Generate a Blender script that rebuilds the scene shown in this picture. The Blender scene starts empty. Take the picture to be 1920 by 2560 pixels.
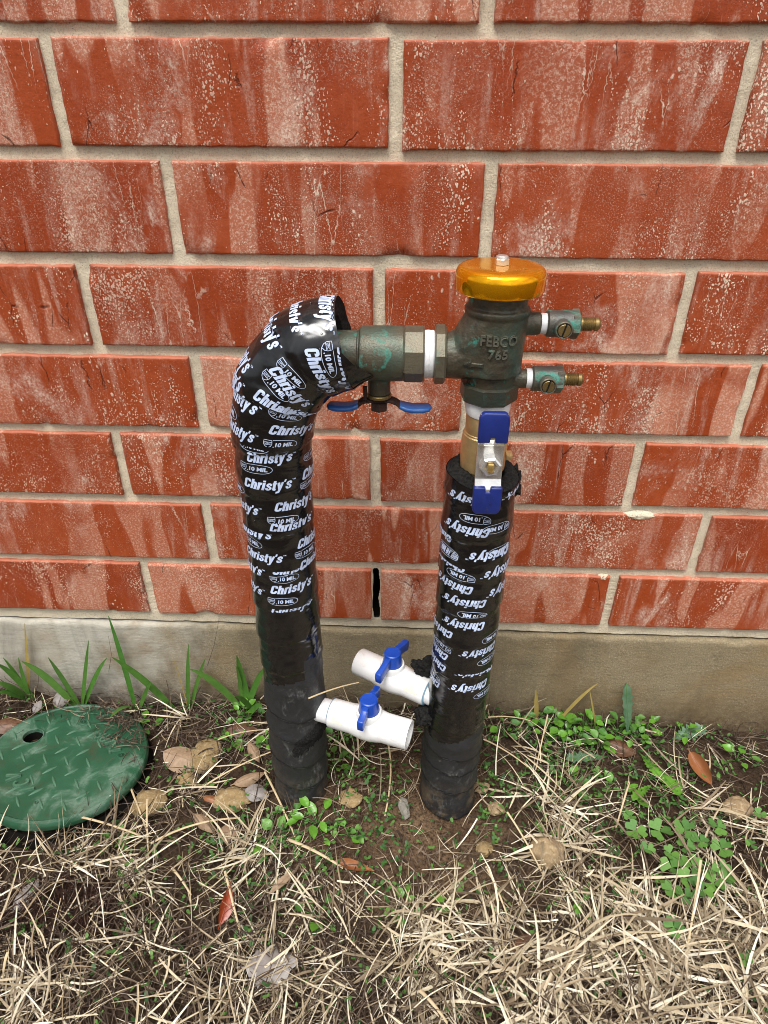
import bpy, bmesh, math, random
import numpy as np
from mathutils import Vector, Matrix, noise as mnoise
rng = np.random.default_rng(7); random.seed(7)
SC = bpy.context.scene; COL = SC.collection
PI = math.pi; R_ = math.radians

# ------------------------------------------------------------------ camera, sky, sun, exposure
CAM_PITCH, CAM_YAW, CAM_ROLL = 0.5714089, -0.03672534, 0.00427144
CAM_D, CAM_Z, CAM_F = 0.5680015, 0.64999, 1707.0
fwd = Vector((math.sin(CAM_YAW)*math.cos(CAM_PITCH), math.cos(CAM_YAW)*math.cos(CAM_PITCH), -math.sin(CAM_PITCH)))
rt0 = Vector((math.cos(CAM_YAW), -math.sin(CAM_YAW), 0)); up0 = rt0.cross(fwd)
rt = rt0*math.cos(CAM_ROLL)+up0*math.sin(CAM_ROLL); upv = -rt0*math.sin(CAM_ROLL)+up0*math.cos(CAM_ROLL)
cam = bpy.data.cameras.new('camera'); camo = bpy.data.objects.new('camera', cam); COL.objects.link(camo)
CAMP = Vector((0, -CAM_D, CAM_Z))
camo.matrix_world = Matrix(((rt.x, upv.x, -fwd.x, CAMP.x), (rt.y, upv.y, -fwd.y, CAMP.y), (rt.z, upv.z, -fwd.z, CAMP.z), (0, 0, 0, 1)))
cam.sensor_fit = 'VERTICAL'; cam.sensor_height = 24.0; cam.lens = 24.0*CAM_F/2560
cam.clip_start = 0.01; cam.clip_end = 500
SC.camera = camo

SUN_EL, SUN_AZ = R_(64), R_(-28)       # azimuth measured from straight out of the wall, negative = left
w = bpy.data.worlds.new('World'); SC.world = w; w.use_nodes = True
nt = w.node_tree; nt.nodes.clear()
n_sky = nt.nodes.new('ShaderNodeTexSky'); n_sky.sky_type = 'NISHITA'; n_sky.sun_disc = False
n_sky.sun_elevation = SUN_EL; n_sky.sun_rotation = PI + SUN_AZ
n_sky.dust_density = 4.0; n_sky.air_density = 1.0; n_sky.ozone_density = 1.0
n_hsv = nt.nodes.new('ShaderNodeHueSaturation'); n_hsv.inputs['Saturation'].default_value = 0.22
n_tc = nt.nodes.new('ShaderNodeTexCoord')
n_cl = nt.nodes.new('ShaderNodeTexNoise'); n_cl.inputs['Scale'].default_value = 2.6; n_cl.inputs['Detail'].default_value = 6
n_mr = nt.nodes.new('ShaderNodeMapRange'); n_mr.inputs[1].default_value = .35; n_mr.inputs[2].default_value = .68
n_mr.inputs[3].default_value = 0.62; n_mr.inputs[4].default_value = 1.45
n_mul = nt.nodes.new('ShaderNodeVectorMath'); n_mul.operation = 'SCALE'
n_bg = nt.nodes.new('ShaderNodeBackground'); n_bg.inputs['Strength'].default_value = 0.075
n_wo = nt.nodes.new('ShaderNodeOutputWorld')
L = nt.links.new
L(n_tc.outputs['Generated'], n_cl.inputs['Vector']); L(n_cl.outputs['Fac'], n_mr.inputs[0])
L(n_sky.outputs[0], n_hsv.inputs['Color']); L(n_hsv.outputs[0], n_mul.inputs[0]); L(n_mr.outputs[0], n_mul.inputs['Scale'])
L(n_mul.outputs[0], n_bg.inputs['Color']); L(n_bg.outputs[0], n_wo.inputs[0])
sun = bpy.data.lights.new('sun', 'SUN'); sun.energy = 1.5; sun.angle = R_(28); sun.color = (1, .98, .945)
suno = bpy.data.objects.new('sun', sun); COL.objects.link(suno)
sd = Vector((math.sin(SUN_AZ)*math.cos(SUN_EL), -math.cos(SUN_AZ)*math.cos(SUN_EL), math.sin(SUN_EL)))   # towards the sun
suno.rotation_euler = sd.to_track_quat('Z', 'Y').to_euler(); suno.location = (-1, -3, 4)
vs = SC.view_settings; vs.view_transform = 'Standard'; vs.look = 'None'; vs.gamma = 1; vs.use_curve_mapping = False
vs.exposure = 1.12
SC.cycles.filter_width = 0.95

# ------------------------------------------------------------------ helpers
def gh0(x, y):
    return -0.030*np.clip(x, -.6, .6) + 0.006*np.sin(x*9+1.3)*np.cos(y*11) + 0.004*np.sin(x*23+y*17)
def gh(x, y):
    x = np.asarray(x, float); y = np.asarray(y, float)
    h = gh0(x, y) + .028*np.exp(-((x+.02)/.15)**2-((y+.150)/.085)**2)
    for (cx, cy, rr, dz) in ((-.1005, -.125, .04, -.003), (.0505, -.125, .04, -.003), (-.365, -.102, .125, -.013)):
        h = h + dz*np.exp(-((x-cx)**2+(y-cy)**2)/(rr*rr))
    return h
def ray(px, py):
    return rt*((px-960)/CAM_F) - upv*((py-1280)/CAM_F) + fwd
def gpt(px, py, dz=0.0):
    """ground point seen at photo pixel"""
    D = ray(px, py); z = 0.0
    for _ in range(6):
        t = (z+dz-CAM_Z)/D.z; P = CAMP + D*t; z = float(gh(P.x, min(P.y, -.010)))
    if P.y > -.010: P = wpt(px, py, -.010); return Vector((P.x, P.y, min(P.z, float(gh(P.x, P.y))+dz)))
    return Vector((P.x, P.y, z+dz))
def wpt(px, py, y):
    D = ray(px, py); return CAMP + D*((y+CAM_D)/D.y)

def mesh_from(name, V, F, mats=(), smooth=True, midx=None):
    me = bpy.data.meshes.new(name)
    V = np.asarray(V, dtype=np.float32)
    if isinstance(F, np.ndarray):
        k = F.shape[1]; n = len(F)
        me.vertices.add(len(V)); me.vertices.foreach_set('co', V.ravel())
        me.loops.add(n*k); me.loops.foreach_set('vertex_index', F.astype(np.int32).ravel())
        me.polygons.add(n); me.polygons.foreach_set('loop_start', np.arange(0, n*k, k, dtype=np.int32))
        me.update(calc_edges=True); me.validate()
    else:
        me.from_pydata([tuple(map(float, v)) for v in V], [], [tuple(map(int, f)) for f in F]); me.update()
    for m in mats: me.materials.append(m)
    if midx is not None: me.polygons.foreach_set('material_index', np.asarray(midx, dtype=np.int32))
    me.polygons.foreach_set('use_smooth', np.full(len(me.polygons), bool(smooth)))
    return me
def link(name, me, parent=None):
    o = bpy.data.objects.new(name, me); COL.objects.link(o)
    if parent is not None: o.parent = parent
    return o
def tag(o, label=None, cat=None, group=None, kind=None):
    if label: o['label'] = label
    if cat: o['category'] = cat
    if group: o['group'] = group
    if kind: o['kind'] = kind
    return o
def empty(name, loc=(0, 0, 0)):
    o = bpy.data.objects.new(name, None); COL.objects.link(o); o.location = loc; o.empty_display_size = .01
    return o
def mk(name, V, F, mat, parent=None, smooth=True, sharp=None):
    me = mesh_from(name, V, F, [mat] if mat else [], smooth)
    if smooth and sharp is not None: me.set_sharp_from_angle(angle=sharp)
    return link(name, me, parent)
def local(o, parentloc):
    """shift a child's geometry built in world space under an Empty standing at parentloc"""
    o.location = -Vector(parentloc); return o

def frame(axis):
    a = Vector(axis).normalized()
    h = Vector((0, 0, 1)) if abs(a.z) < .9 else Vector((1, 0, 0))
    u = h.cross(a).normalized(); v = a.cross(u)
    return a, u, v
def lathe(prof, org, axis, seg=40, cap0=True, cap1=True, rot=0.0, wob=0.0):
    """prof: list of (h, r) along axis"""
    a, u, v = frame(axis); O = Vector(org); V = []; F = []
    for (h, r) in prof:
        for k in range(seg):
            t = 2*PI*k/seg + rot
            rr = r*(1+wob*math.sin(3*t+h*300))
            V.append(O + a*h + (u*math.cos(t)+v*math.sin(t))*rr)
    for i in range(len(prof)-1):
        for k in range(seg):
            k2 = (k+1) % seg
            F.append((i*seg+k, i*seg+k2, (i+1)*seg+k2, (i+1)*seg+k))
    if cap0: F.append(tuple(reversed(range(seg))))
    if cap1: F.append(tuple(range((len(prof)-1)*seg, len(prof)*seg)))
    return V, F
def join(*parts):
    V = []; F = []
    for (v, f) in parts:
        b = len(V); V += list(v); F += [tuple(i+b for i in q) for q in f]
    return V, F
def rbox(cx, cy, cz, sx, sy, sz, bev=.001, seg=2, mat4=None):
    bm = bmesh.new(); bmesh.ops.create_cube(bm, size=1)
    bmesh.ops.scale(bm, vec=(sx, sy, sz), verts=bm.verts)
    if bev: bmesh.ops.bevel(bm, geom=list(bm.edges), offset=bev, segments=seg, profile=.5, affect='EDGES')
    if mat4 is not None: bmesh.ops.transform(bm, matrix=mat4, verts=bm.verts)
    bmesh.ops.translate(bm, vec=(cx, cy, cz), verts=bm.verts)
    bm.verts.ensure_lookup_table(); bm.verts.index_update()
    V = [v.co.copy() for v in bm.verts]; F = [tuple(v.index for v in f.verts) for f in bm.faces]; bm.free()
    return V, F
def prism(poly, axis_from, thick, org, X, Y, bev=.0006, seg=2):
    """2D outline (list of (a,b)) in plane X,Y extruded by thick along X x Y (starting at org + n*axis_from)"""
    X = Vector(X).normalized(); Y = Vector(Y).normalized(); N = X.cross(Y)
    bm = bmesh.new()
    vs_ = [bm.verts.new((a, b, axis_from)) for a, b in poly]
    f = bm.faces.new(vs_)
    r = bmesh.ops.extrude_face_region(bm, geom=[f])
    bmesh.ops.translate(bm, vec=(0, 0, thick), verts=[e for e in r['geom'] if isinstance(e, bmesh.types.BMVert)])
    bmesh.ops.recalc_face_normals(bm, faces=bm.faces)
    if bev: bmesh.ops.bevel(bm, geom=[e for e in bm.edges if len(e.link_faces) == 2 and e.calc_face_angle(0) > .5], offset=bev, segments=seg, profile=.5, affect='EDGES')
    bm.verts.index_update()
    V = [Vector(org)+X*v.co.x+Y*v.co.y+N*v.co.z for v in bm.verts]; F = [tuple(v.index for v in f.verts) for f in bm.faces]; bm.free()
    return V, F
def remesh(V, F, vox, smooth_it=4, disp=0.0, dscale=120, name='t'):
    """fuse overlapping solids into one cast skin"""
    me = mesh_from(name, V, F); o = link(name, me)
    m = o.modifiers.new('r', 'REMESH'); m.mode = 'VOXEL'; m.voxel_size = vox; m.use_smooth_shade = True
    m2 = o.modifiers.new('s', 'SMOOTH'); m2.iterations = smooth_it; m2.factor = .5
    dg = bpy.context.evaluated_depsgraph_get()
    me2 = bpy.data.meshes.new_from_object(o.evaluated_get(dg))
    bpy.data.objects.remove(o); bpy.data.meshes.remove(me)
    if disp:
        for v in me2.vertices:
            v.co += v.normal*disp*mnoise.fractal(v.co*dscale, 1, 2, 3)
    me2.polygons.foreach_set('use_smooth', np.full(len(me2.polygons), True))
    return me2

# ---- lettering
def text_2d(body, size=1.0, shear=0.0, offset=0.0, spacing=1.0, extrude=0.0):
    cu = bpy.data.curves.new('txt', 'FONT'); cu.body = body; cu.size = size; cu.shear = shear; cu.offset = offset
    cu.space_character = spacing; cu.extrude = extrude; cu.resolution_u = 3; cu.fill_mode = 'BOTH' if extrude else 'FRONT'
    cu.align_x = 'CENTER'; cu.align_y = 'CENTER'
    if not extrude: cu.dimensions = '2D'
    o = bpy.data.objects.new('txt', cu); COL.objects.link(o)
    dg = bpy.context.evaluated_depsgraph_get(); dg.update()
    ev = o.evaluated_get(dg); me = ev.to_mesh()
    V = np.array([v.co[:] for v in me.vertices]); F = [tuple(p.vertices) for p in me.polygons]
    ev.to_mesh_clear(); bpy.data.objects.remove(o); bpy.data.curves.remove(cu)
    return V, F
def fit(V, wdt, hgt):
    V = V.copy(); lo = V.min(0); hi = V.max(0)
    V[:, 0] = (V[:, 0]-(lo[0]+hi[0])/2)*wdt/(hi[0]-lo[0]); V[:, 1] = (V[:, 1]-(lo[1]+hi[1])/2)*hgt/(hi[1]-lo[1])
    return V
def strip(path, wd, closed=False):
    """thin line along a 2D path"""
    P = np.array(path, float); n = len(P)
    if closed: T = np.roll(P, -1, 0)-np.roll(P, 1, 0)
    else: T = np.gradient(P, axis=0)
    T /= np.linalg.norm(T, axis=1)[:, None]+1e-12; N = np.stack([-T[:, 1], T[:, 0]], 1)*wd/2
    V = np.concatenate([P+N, P-N]); V = np.c_[V, np.zeros(len(V))]
    m = n if closed else n-1
    F = [(i, i+n, (i+1) % n+n, (i+1) % n) for i in range(m)]
    return V, F
def refine(V, F, maxlen):
    bm = bmesh.new(); vs_ = [bm.verts.new(v) for v in V]
    for f in F:
        try: bm.faces.new([vs_[i] for i in f])
        except ValueError: pass
    bmesh.ops.triangulate(bm, faces=bm.faces)
    for _ in range(4):
        es = [e for e in bm.edges if e.calc_length() > maxlen]
        if not es: break
        bmesh.ops.subdivide_edges(bm, edges=es, cuts=1); bmesh.ops.triangulate(bm, faces=bm.faces)
    return bm
# ------------------------------------------------------------------ node materials
def newmat(name):
    m = bpy.data.materials.new(name); m.use_nodes = True
    nt = m.node_tree; b = nt.nodes['Principled BSDF']; return m, nt, b
class NB:
    def __init__(s, nt): s.nt = nt
    def n(s, t, **kw):
        x = s.nt.nodes.new(t)
        for k, v in kw.items(): setattr(x, k, v)
        return x
    def link(s, a, b): s.nt.links.new(a, b)
    def coord(s, kind='Object'): return s.n('ShaderNodeTexCoord').outputs[kind]
    def mapping(s, vec, scale=(1, 1, 1), loc=(0, 0, 0), rot=(0, 0, 0)):
        x = s.n('ShaderNodeMapping'); x.inputs['Scale'].default_value = scale; x.inputs['Location'].default_value = loc; x.inputs['Rotation'].default_value = rot
        s.link(vec, x.inputs['Vector']); return x.outputs[0]
    def noise(s, vec, scale, detail=4, rough=.55, dist=0.0, out='Fac'):
        x = s.n('ShaderNodeTexNoise'); x.inputs['Scale'].default_value = scale; x.inputs['Detail'].default_value = detail
        x.inputs['Roughness'].default_value = rough; x.inputs['Distortion'].default_value = dist
        s.link(vec, x.inputs['Vector']); return x.outputs[out]
    def voro(s, vec, scale, feature='F1', out='Distance', rnd=1.0):
        x = s.n('ShaderNodeTexVoronoi', feature=feature); x.inputs['Scale'].default_value = scale; x.inputs['Randomness'].default_value = rnd
        s.link(vec, x.inputs['Vector']); return x.outputs[out]
    def ramp(s, fac, a, b, lo=0.0, hi=1.0, smooth=False):
        x = s.n('ShaderNodeMapRange'); x.interpolation_type = 'SMOOTHSTEP' if smooth else 'LINEAR'
        x.inputs[1].default_value = a; x.inputs[2].default_value = b; x.inputs[3].default_value = lo; x.inputs[4].default_value = hi
        s.link(fac, x.inputs[0]); return x.outputs[0]
    def math(s, op, a, b=None):
        x = s.n('ShaderNodeMath', operation=op)
        for i, v in enumerate((a, b)):
            if v is None: continue
            if isinstance(v, (int, float)): x.inputs[i].default_value = v
            else: s.link(v, x.inputs[i])
        return x.outputs[0]
    def mix(s, fac, a, b):
        x = s.n('ShaderNodeMix', data_type='RGBA')
        for i, v in ((0, fac), (6, a), (7, b)):
            if isinstance(v, (int, float)): x.inputs[i].default_value = v
            elif isinstance(v, tuple): x.inputs[i].default_value = (*v, 1)[:4]
            else: s.link(v, x.inputs[i])
        return x.outputs[2]
    def vadd(s, a, b):
        x = s.n('ShaderNodeVectorMath', operation='ADD'); s.link(a, x.inputs[0])
        if isinstance(b, tuple): x.inputs[1].default_value = b
        else: s.link(b, x.inputs[1])
        return x.outputs[0]
    def bump(s, h, strength, dist, bsdf, prev=None):
        x = s.n('ShaderNodeBump'); x.inputs['Strength'].default_value = strength; x.inputs['Distance'].default_value = dist
        s.link(h, x.inputs['Height'])
        if prev is not None: s.link(prev, x.inputs['Normal'])
        s.link(x.outputs[0], bsdf.inputs['Normal']); return x.outputs[0]
    def colramp(s, fac, stops):
        x = s.n('ShaderNodeValToRGB'); e = x.color_ramp.elements
        while len(e) < len(stops): e.new(.5)
        for i, (p, c) in enumerate(stops): e[i].position = p; e[i].color = (*c, 1)
        s.link(fac, x.inputs[0]); return x.outputs[0]
    def objrand(s): return s.n('ShaderNodeObjectInfo').outputs['Random']
    def island(s): return s.n('ShaderNodeNewGeometry').outputs['Random Per Island']

def mat_brick():
    m, nt, b = newmat('fired_clay_brick'); k = NB(nt)
    r = k.objrand()
    off = k.n('ShaderNodeCombineXYZ')
    k.link(k.math('MULTIPLY', r, 37.0), off.inputs[0]); k.link(k.math('MULTIPLY', r, 91.0), off.inputs[1]); k.link(k.math('MULTIPLY', r, 53.0), off.inputs[2])
    obj = k.coord(); v = k.vadd(obj, off.outputs[0])
    def rnd(m, a, lo, hi): return k.ramp(k.math('FRACT', k.math('ADD', k.math('MULTIPLY', r, m), a)), 0, 1, lo, hi)
    # body colour
    base = k.mix(k.noise(v, 14, 5), (.290, .038, .0075), (.445, .088, .023))
    base = k.mix(k.ramp(r, 0, 1, 0, .4), base, (.225, .026, .005))
    base = k.mix(k.ramp(k.noise(v, 700, 3, .75), .40, .62, 0, .30), base, (.150, .026, .010))
    base = k.mix(k.ramp(k.noise(v, 45, 5, .7, .4), .50, .70, 0, .35), base, (.45, .105, .040))
    # drag-mark bands, vertical
    wav = k.vadd(k.mapping(v, (1, .1, .18)), (0, 0, 0))
    band = k.noise(wav, 34, 2.0, .4, .25)
    bandm = k.ramp(band, .51, .55, 0, 1, True)
    patch = k.ramp(k.noise(v, 11, 3, .5, .4), .38, .55, .15, 1)
    bandf = k.math('MULTIPLY', bandm, k.math('MULTIPLY', patch, rnd(7.3, .1, .20, 1.0)))
    c = k.mix(bandf, base, (.56, .225, .135))
    # soft lime bloom
    bloom = k.ramp(k.noise(k.mapping(v, (1, 1, .6)), 17, 6, .68, .5), .54, .74, 0, .72, True)
    bstr = k.ramp(k.noise(k.mapping(v, (1, 1, .10)), 80, 3, .6, .2), .50, .68, 0, .38, True)
    bloom = k.math('MULTIPLY', bloom, rnd(13.7, .4, .7, 1.7))
    bm_ = k.math('MAXIMUM', bloom, k.math('MULTIPLY', bstr, k.ramp(k.noise(v, 9, 2), .42, .6)))
    grain = k.ramp(k.noise(k.mapping(v, (1, 1, .8)), 460, 5, .85), .42, .58, .12, 1.0)
    c = k.mix(k.math('MULTIPLY', bm_, grain), c, (.84, .71, .58))
    # specks in clusters
    clus = k.ramp(k.noise(k.mapping(v, (1, 1, .45)), 22, 4, .65, .3), .40, .64, 0, 1)
    sv = k.vadd(k.mapping(v, (1, 1, .72)), (3.1, 1.7, 2.2))
    jit = k.n('ShaderNodeTexNoise'); jit.inputs['Scale'].default_value = 260; k.link(v, jit.inputs['Vector'])
    sc_ = k.n('ShaderNodeVectorMath', operation='SCALE'); sc_.inputs['Scale'].default_value = .003; k.link(jit.outputs['Color'], sc_.inputs[0])
    sv2 = k.vadd(sv, sc_.outputs[0])
    d1 = k.voro(sv2, 520); thr1 = k.math('MULTIPLY', clus, .47)
    s1 = k.ramp(k.math('SUBTRACT', thr1, d1), 0.0, .10, 0, 1)
    d2 = k.voro(k.vadd(sv2, (7.7, 2.1, 5.5)), 190); clus2 = k.ramp(k.noise(v, 16, 2, .5), .45, .70, 0, 1)
    s2 = k.ramp(k.math('SUBTRACT', k.math('MULTIPLY', clus2, .30), d2), 0, .12, 0, 1)
    d3 = k.voro(k.vadd(sv2, (1.2, 9.1, .4)), 130); s3 = k.ramp(d3, .055, .075, .8, 0)
    dustm = k.ramp(k.noise(k.mapping(v, (1, 1, .35)), 19, 5, .7, .6), .44, .66, 0, 1)
    dn = k.ramp(k.noise(v, 850, 4, .75), .54, .62, 0, .9)
    dust = k.math('MULTIPLY', k.math('MULTIPLY', dustm, dn), rnd(29.1, .7, .35, 1.3))
    sp = k.math('MAXIMUM', k.math('MAXIMUM', k.math('MULTIPLY', k.math('MAXIMUM', s1, s2), rnd(17.9, .2, .45, 1.1)), s3), dust)
    run = k.math('MULTIPLY', k.ramp(k.voro(k.mapping(k.vadd(v, sc_.outputs[0]), (1, 1, .10)), 75, 'DISTANCE_TO_EDGE'), .004, .018, 1, 0), k.ramp(k.noise(k.mapping(v, (1, 1, .5)), 21, 3), .58, .66, 0, 1))
    sp = k.math('MAXIMUM', sp, k.math('MULTIPLY', run, .75))
    c = k.mix(k.math('MULTIPLY', sp, k.ramp(k.noise(v, 120, 2), .3, .65, .45, .95)), c, (.86, .73, .57))
    # hairline cracks
    cv = k.vadd(v, k.n('ShaderNodeCombineXYZ').outputs[0])
    cn = k.n('ShaderNodeTexNoise'); cn.inputs['Scale'].default_value = 60; cn.inputs['Detail'].default_value = 4; k.link(v, cn.inputs['Vector'])
    cs = k.n('ShaderNodeVectorMath', operation='SCALE'); cs.inputs['Scale'].default_value = .009; k.link(cn.outputs['Color'], cs.inputs[0])
    ce = k.voro(k.mapping(k.vadd(v, cs.outputs[0]), (1, 1, .30)), 30, 'DISTANCE_TO_EDGE')
    cm = k.math('MULTIPLY', k.ramp(ce, .003, .011, 1, 0), k.ramp(k.noise(v, 26, 2), .59, .65, 0, 1))
    c = k.mix(k.math('MULTIPLY', cm, .7), c, (.09, .018, .008))
    pit = k.ramp(k.voro(k.vadd(v, (4, 4, 4)), 80), .02, .035, .85, 0)
    c = k.mix(k.math('MULTIPLY', pit, k.ramp(k.noise(v, 40, 1), .55, .6)), c, (.03, .012, .008))
    # sky light painted as a paler tint on the upper arris and top bed face
    sep = k.n('ShaderNodeSeparateXYZ'); k.link(obj, sep.inputs[0])
    ed = k.ramp(k.math('ADD', sep.outputs[2], k.math('MULTIPLY', k.math('SUBTRACT', k.noise(v, 90, 3), .5), .004)), .0315, .0332, 0, .75)
    c = k.mix(ed, c, (.50, .165, .095))
    c = k.mix(k.math('MULTIPLY', k.math('MULTIPLY', bandm, k.ramp(k.noise(v, 520, 4, .8), .50, .60)), k.math('MULTIPLY', patch, .45)), c, (.80, .62, .48))
    k.link(c, b.inputs['Base Color'])
    rough = k.math('ADD', k.ramp(k.noise(v, 30, 3), .3, .7, .30, .48), k.math('MULTIPLY', k.math('MAXIMUM', bm_, sp), .28))
    k.link(rough, b.inputs['Roughness']); b.inputs['Specular IOR Level'].default_value = .28
    h = k.math('ADD', k.math('MULTIPLY', k.noise(v, 170, 8, .75), .8), k.math('MULTIPLY', sp, .35))
    h = k.math('SUBTRACT', h, k.math('MULTIPLY', k.math('MAXIMUM', cm, pit), .9))
    k.bump(h, .75, .0013, b)
    return m
def mat_sandy(name, ca, cb, dark, grain=900, bump=.8, stains=None, rough=.9):
    m, nt, b = newmat(name); k = NB(nt); v = k.coord()
    c = k.mix(k.noise(v, 9, 5), ca, cb)
    g = k.noise(v, grain, 3, .75)
    c = k.mix(k.ramp(g, .34, .5, .55, 0), c, dark)
    c = k.mix(k.ramp(g, .58, .72, 0, .5), c, (.66, .60, .50))
    dk = k.ramp(k.voro(v, 190), .05, .085, .8, 0)
    c = k.mix(k.math('MULTIPLY', dk, k.ramp(k.noise(v, 30, 2), .52, .6)), c, (.035, .03, .025))
    if stains: c = stains(k, v, c)
    k.link(c, b.inputs['Base Color']); b.inputs['Roughness'].default_value = rough; b.inputs['Specular IOR Level'].default_value = .2
    h = k.math('ADD', k.noise(v, grain*.55, 5, .75), k.math('MULTIPLY', k.noise(v, 60, 4), .8))
    k.bump(h, bump, .0015, b)
    return m
def concrete_stains(k, v, c):
    # weathered: pale patches to the left, tan iron staining to the right, pale bloom blots
    sep = k.n('ShaderNodeSeparateXYZ'); k.link(v, sep.inputs[0])
    wob = k.math('MULTIPLY', k.math('SUBTRACT', k.noise(v, 13, 4, .6, .6), .5), .30)
    xl = k.ramp(k.math('ADD', sep.outputs[0], wob), -.34, -.19, 1, 0, True)
    c = k.mix(k.math('MULTIPLY', xl, .85), c, (.56, .53, .455))
    ir = k.ramp(k.noise(k.mapping(v, (1, 1, .8)), 8.5, 5, .6, .8), .48, .70, 0, .6, True)
    c = k.mix(ir, c, (.270, .180, .085))
    bl = k.ramp(k.noise(k.mapping(v, (1, 1, 1.2), (5, 2, 1)), 15, 5, .6, .5), .60, .70, 0, .5, True)
    c = k.mix(k.math('MULTIPLY', bl, xl), c, (.62, .60, .56))
    dr = k.ramp(k.noise(k.mapping(v, (1, 1, .3)), 16, 6, .65, .5), .48, .70, 0, .5)
    c = k.mix(dr, c, (.105, .085, .055))
    lines = k.ramp(k.noise(k.mapping(v, (.12, 1, 1)), 210, 4, .7), .50, .70, 0, .30)
    c = k.mix(lines, c, (.10, .08, .055))
    sp = k.ramp(k.math('ADD', sep.outputs[2], k.math('MULTIPLY', k.noise(v, 38, 5, .7), -.06)), -.035, .022, .85, 0)
    c = k.mix(k.math('MULTIPLY', sp, k.ramp(k.noise(v, 160, 4, .7), .3, .6, .35, 1)), c, (.105, .068, .036))
    return c
def mat_simple(name, col, rough=.5, metal=0.0, noise_col=None, nscale=40, bump=0.0, bscale=200, spec=.5, coat=0.0, bdist=.0005):
    m, nt, b = newmat(name); k = NB(nt); v = k.coord()
    if noise_col is not None:
        k.link(k.mix(k.ramp(k.noise(v, nscale, 5, .6, .3), .38, .64), col, noise_col), b.inputs['Base Color'])
    else: b.inputs['Base Color'].default_value = (*col, 1)
    b.inputs['Roughness'].default_value = rough; b.inputs['Metallic'].default_value = metal
    b.inputs['Specular IOR Level'].default_value = spec; b.inputs['Coat Weight'].default_value = coat; b.inputs['Coat Roughness'].default_value = .08
    if bump: k.bump(k.noise(v, bscale, 4, .65), bump, bdist, b)
    return m
def mat_tape():
    m, nt, b = newmat('glossy_black_tape'); k = NB(nt); v = k.coord()
    b.inputs['Base Color'].default_value = (.0050, .0050, .0055, 1); b.inputs['Specular IOR Level'].default_value = .8
    k.link(k.ramp(k.noise(v, 60, 3), .3, .7, .13, .22), b.inputs['Roughness'])
    h = k.noise(k.mapping(v, (.6, .6, 1.0)), 48, 2, .4, 1.0)
    k.bump(h, .7, .0026, b)
    return m
def mat_oldtape():
    m, nt, b = newmat('weathered_black_tape'); k = NB(nt); v = k.coord()
    sm = k.ramp(k.noise(v, 38, 6, .72, .6), .54, .78, 0, .8)
    fine = k.ramp(k.noise(k.mapping(v, (1, 1, .35)), 330, 5, .75), .47, .62, .0, 1)
    c = k.mix(k.math('MULTIPLY', sm, fine), (.0200, .0205, .022), (.27, .27, .26))
    sep = k.n('ShaderNodeSeparateXYZ'); k.link(v, sep.inputs[0])
    mud = k.math('MULTIPLY', k.ramp(sep.outputs[2], .015, .075, 1, 0), k.ramp(k.noise(v, 55, 5, .7), .47, .62))
    c = k.mix(k.math('MULTIPLY', mud, .75), c, (.17, .125, .07))
    k.link(c, b.inputs['Base Color']); k.link(k.ramp(k.noise(v, 50, 4), .35, .65, .38, .65), b.inputs['Roughness'])
    h = k.math('ADD', k.noise(v, 70, 5, .6, .8), k.math('MULTIPLY', k.noise(v, 500, 3), .12))
    k.bump(h, .6, .0016, b)
    return m
def mat_patina(name, base=(.112, .095, .062), base2=(.050, .045, .033), green=(.035, .36, .275), amount=.585, metal=.35):
    m, nt, b = newmat(name); k = NB(nt); v = k.vadd(k.coord(), (.31, .17, .23))
    c = k.mix(k.ramp(k.noise(v, 55, 5, .6, .4), .35, .65), base, base2)
    c = k.mix(k.ramp(k.noise(v, 25, 3, .6), .5, .7, 0, .6), c, (.12, .080, .042))
    pm = k.ramp(k.noise(v, 70, 5, .65, .5), amount, amount+.10, 0, 1, True)
    pm2 = k.math('MULTIPLY', pm, k.ramp(k.noise(v, 600, 3, .7), .35, .6, .5, 1))
    c = k.mix(k.math('MULTIPLY', pm2, .8), c, green)
    dim = k.ramp(k.noise(v, 33, 4, .6, .6), amount-.09, amount+.06, 0, .55)
    c = k.mix(dim, c, (.050, .115, .090))
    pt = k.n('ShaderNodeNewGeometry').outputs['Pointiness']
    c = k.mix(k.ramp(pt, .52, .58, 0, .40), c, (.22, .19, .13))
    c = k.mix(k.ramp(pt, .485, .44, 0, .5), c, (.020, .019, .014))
    k.link(c, b.inputs['Base Color']); b.inputs['Metallic'].default_value = metal
    k.link(k.math('ADD', .38, k.math('MULTIPLY', pm2, .4)), b.inputs['Roughness'])
    k.bump(k.math('ADD', k.noise(v, 700, 4, .7), k.math('MULTIPLY', k.noise(v, 120, 3), 1.2)), .5, .0007, b)
    return m
def mat_brass(name='cast_brass', col=(.74, .52, .24), rough=.42, bump=.5):
    m, nt, b = newmat(name); k = NB(nt); v = k.coord()
    c = k.mix(k.ramp(k.noise(v, 60, 5), .35, .7), col, tuple(q*.62 for q in col))
    k.link(c, b.inputs['Base Color']); b.inputs['Metallic'].default_value = .75; b.inputs['Roughness'].default_value = rough
    if bump: k.bump(k.noise(v, 1100, 3, .6), bump, .0006, b)
    return m
def mat_water():
    m, nt, b = newmat('rain_water'); b.inputs['Base Color'].default_value = (1, 1, 1, 1); b.inputs['Roughness'].default_value = .02
    b.inputs['IOR'].default_value = 1.33; b.inputs['Transmission Weight'].default_value = 1.0; return m
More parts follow.
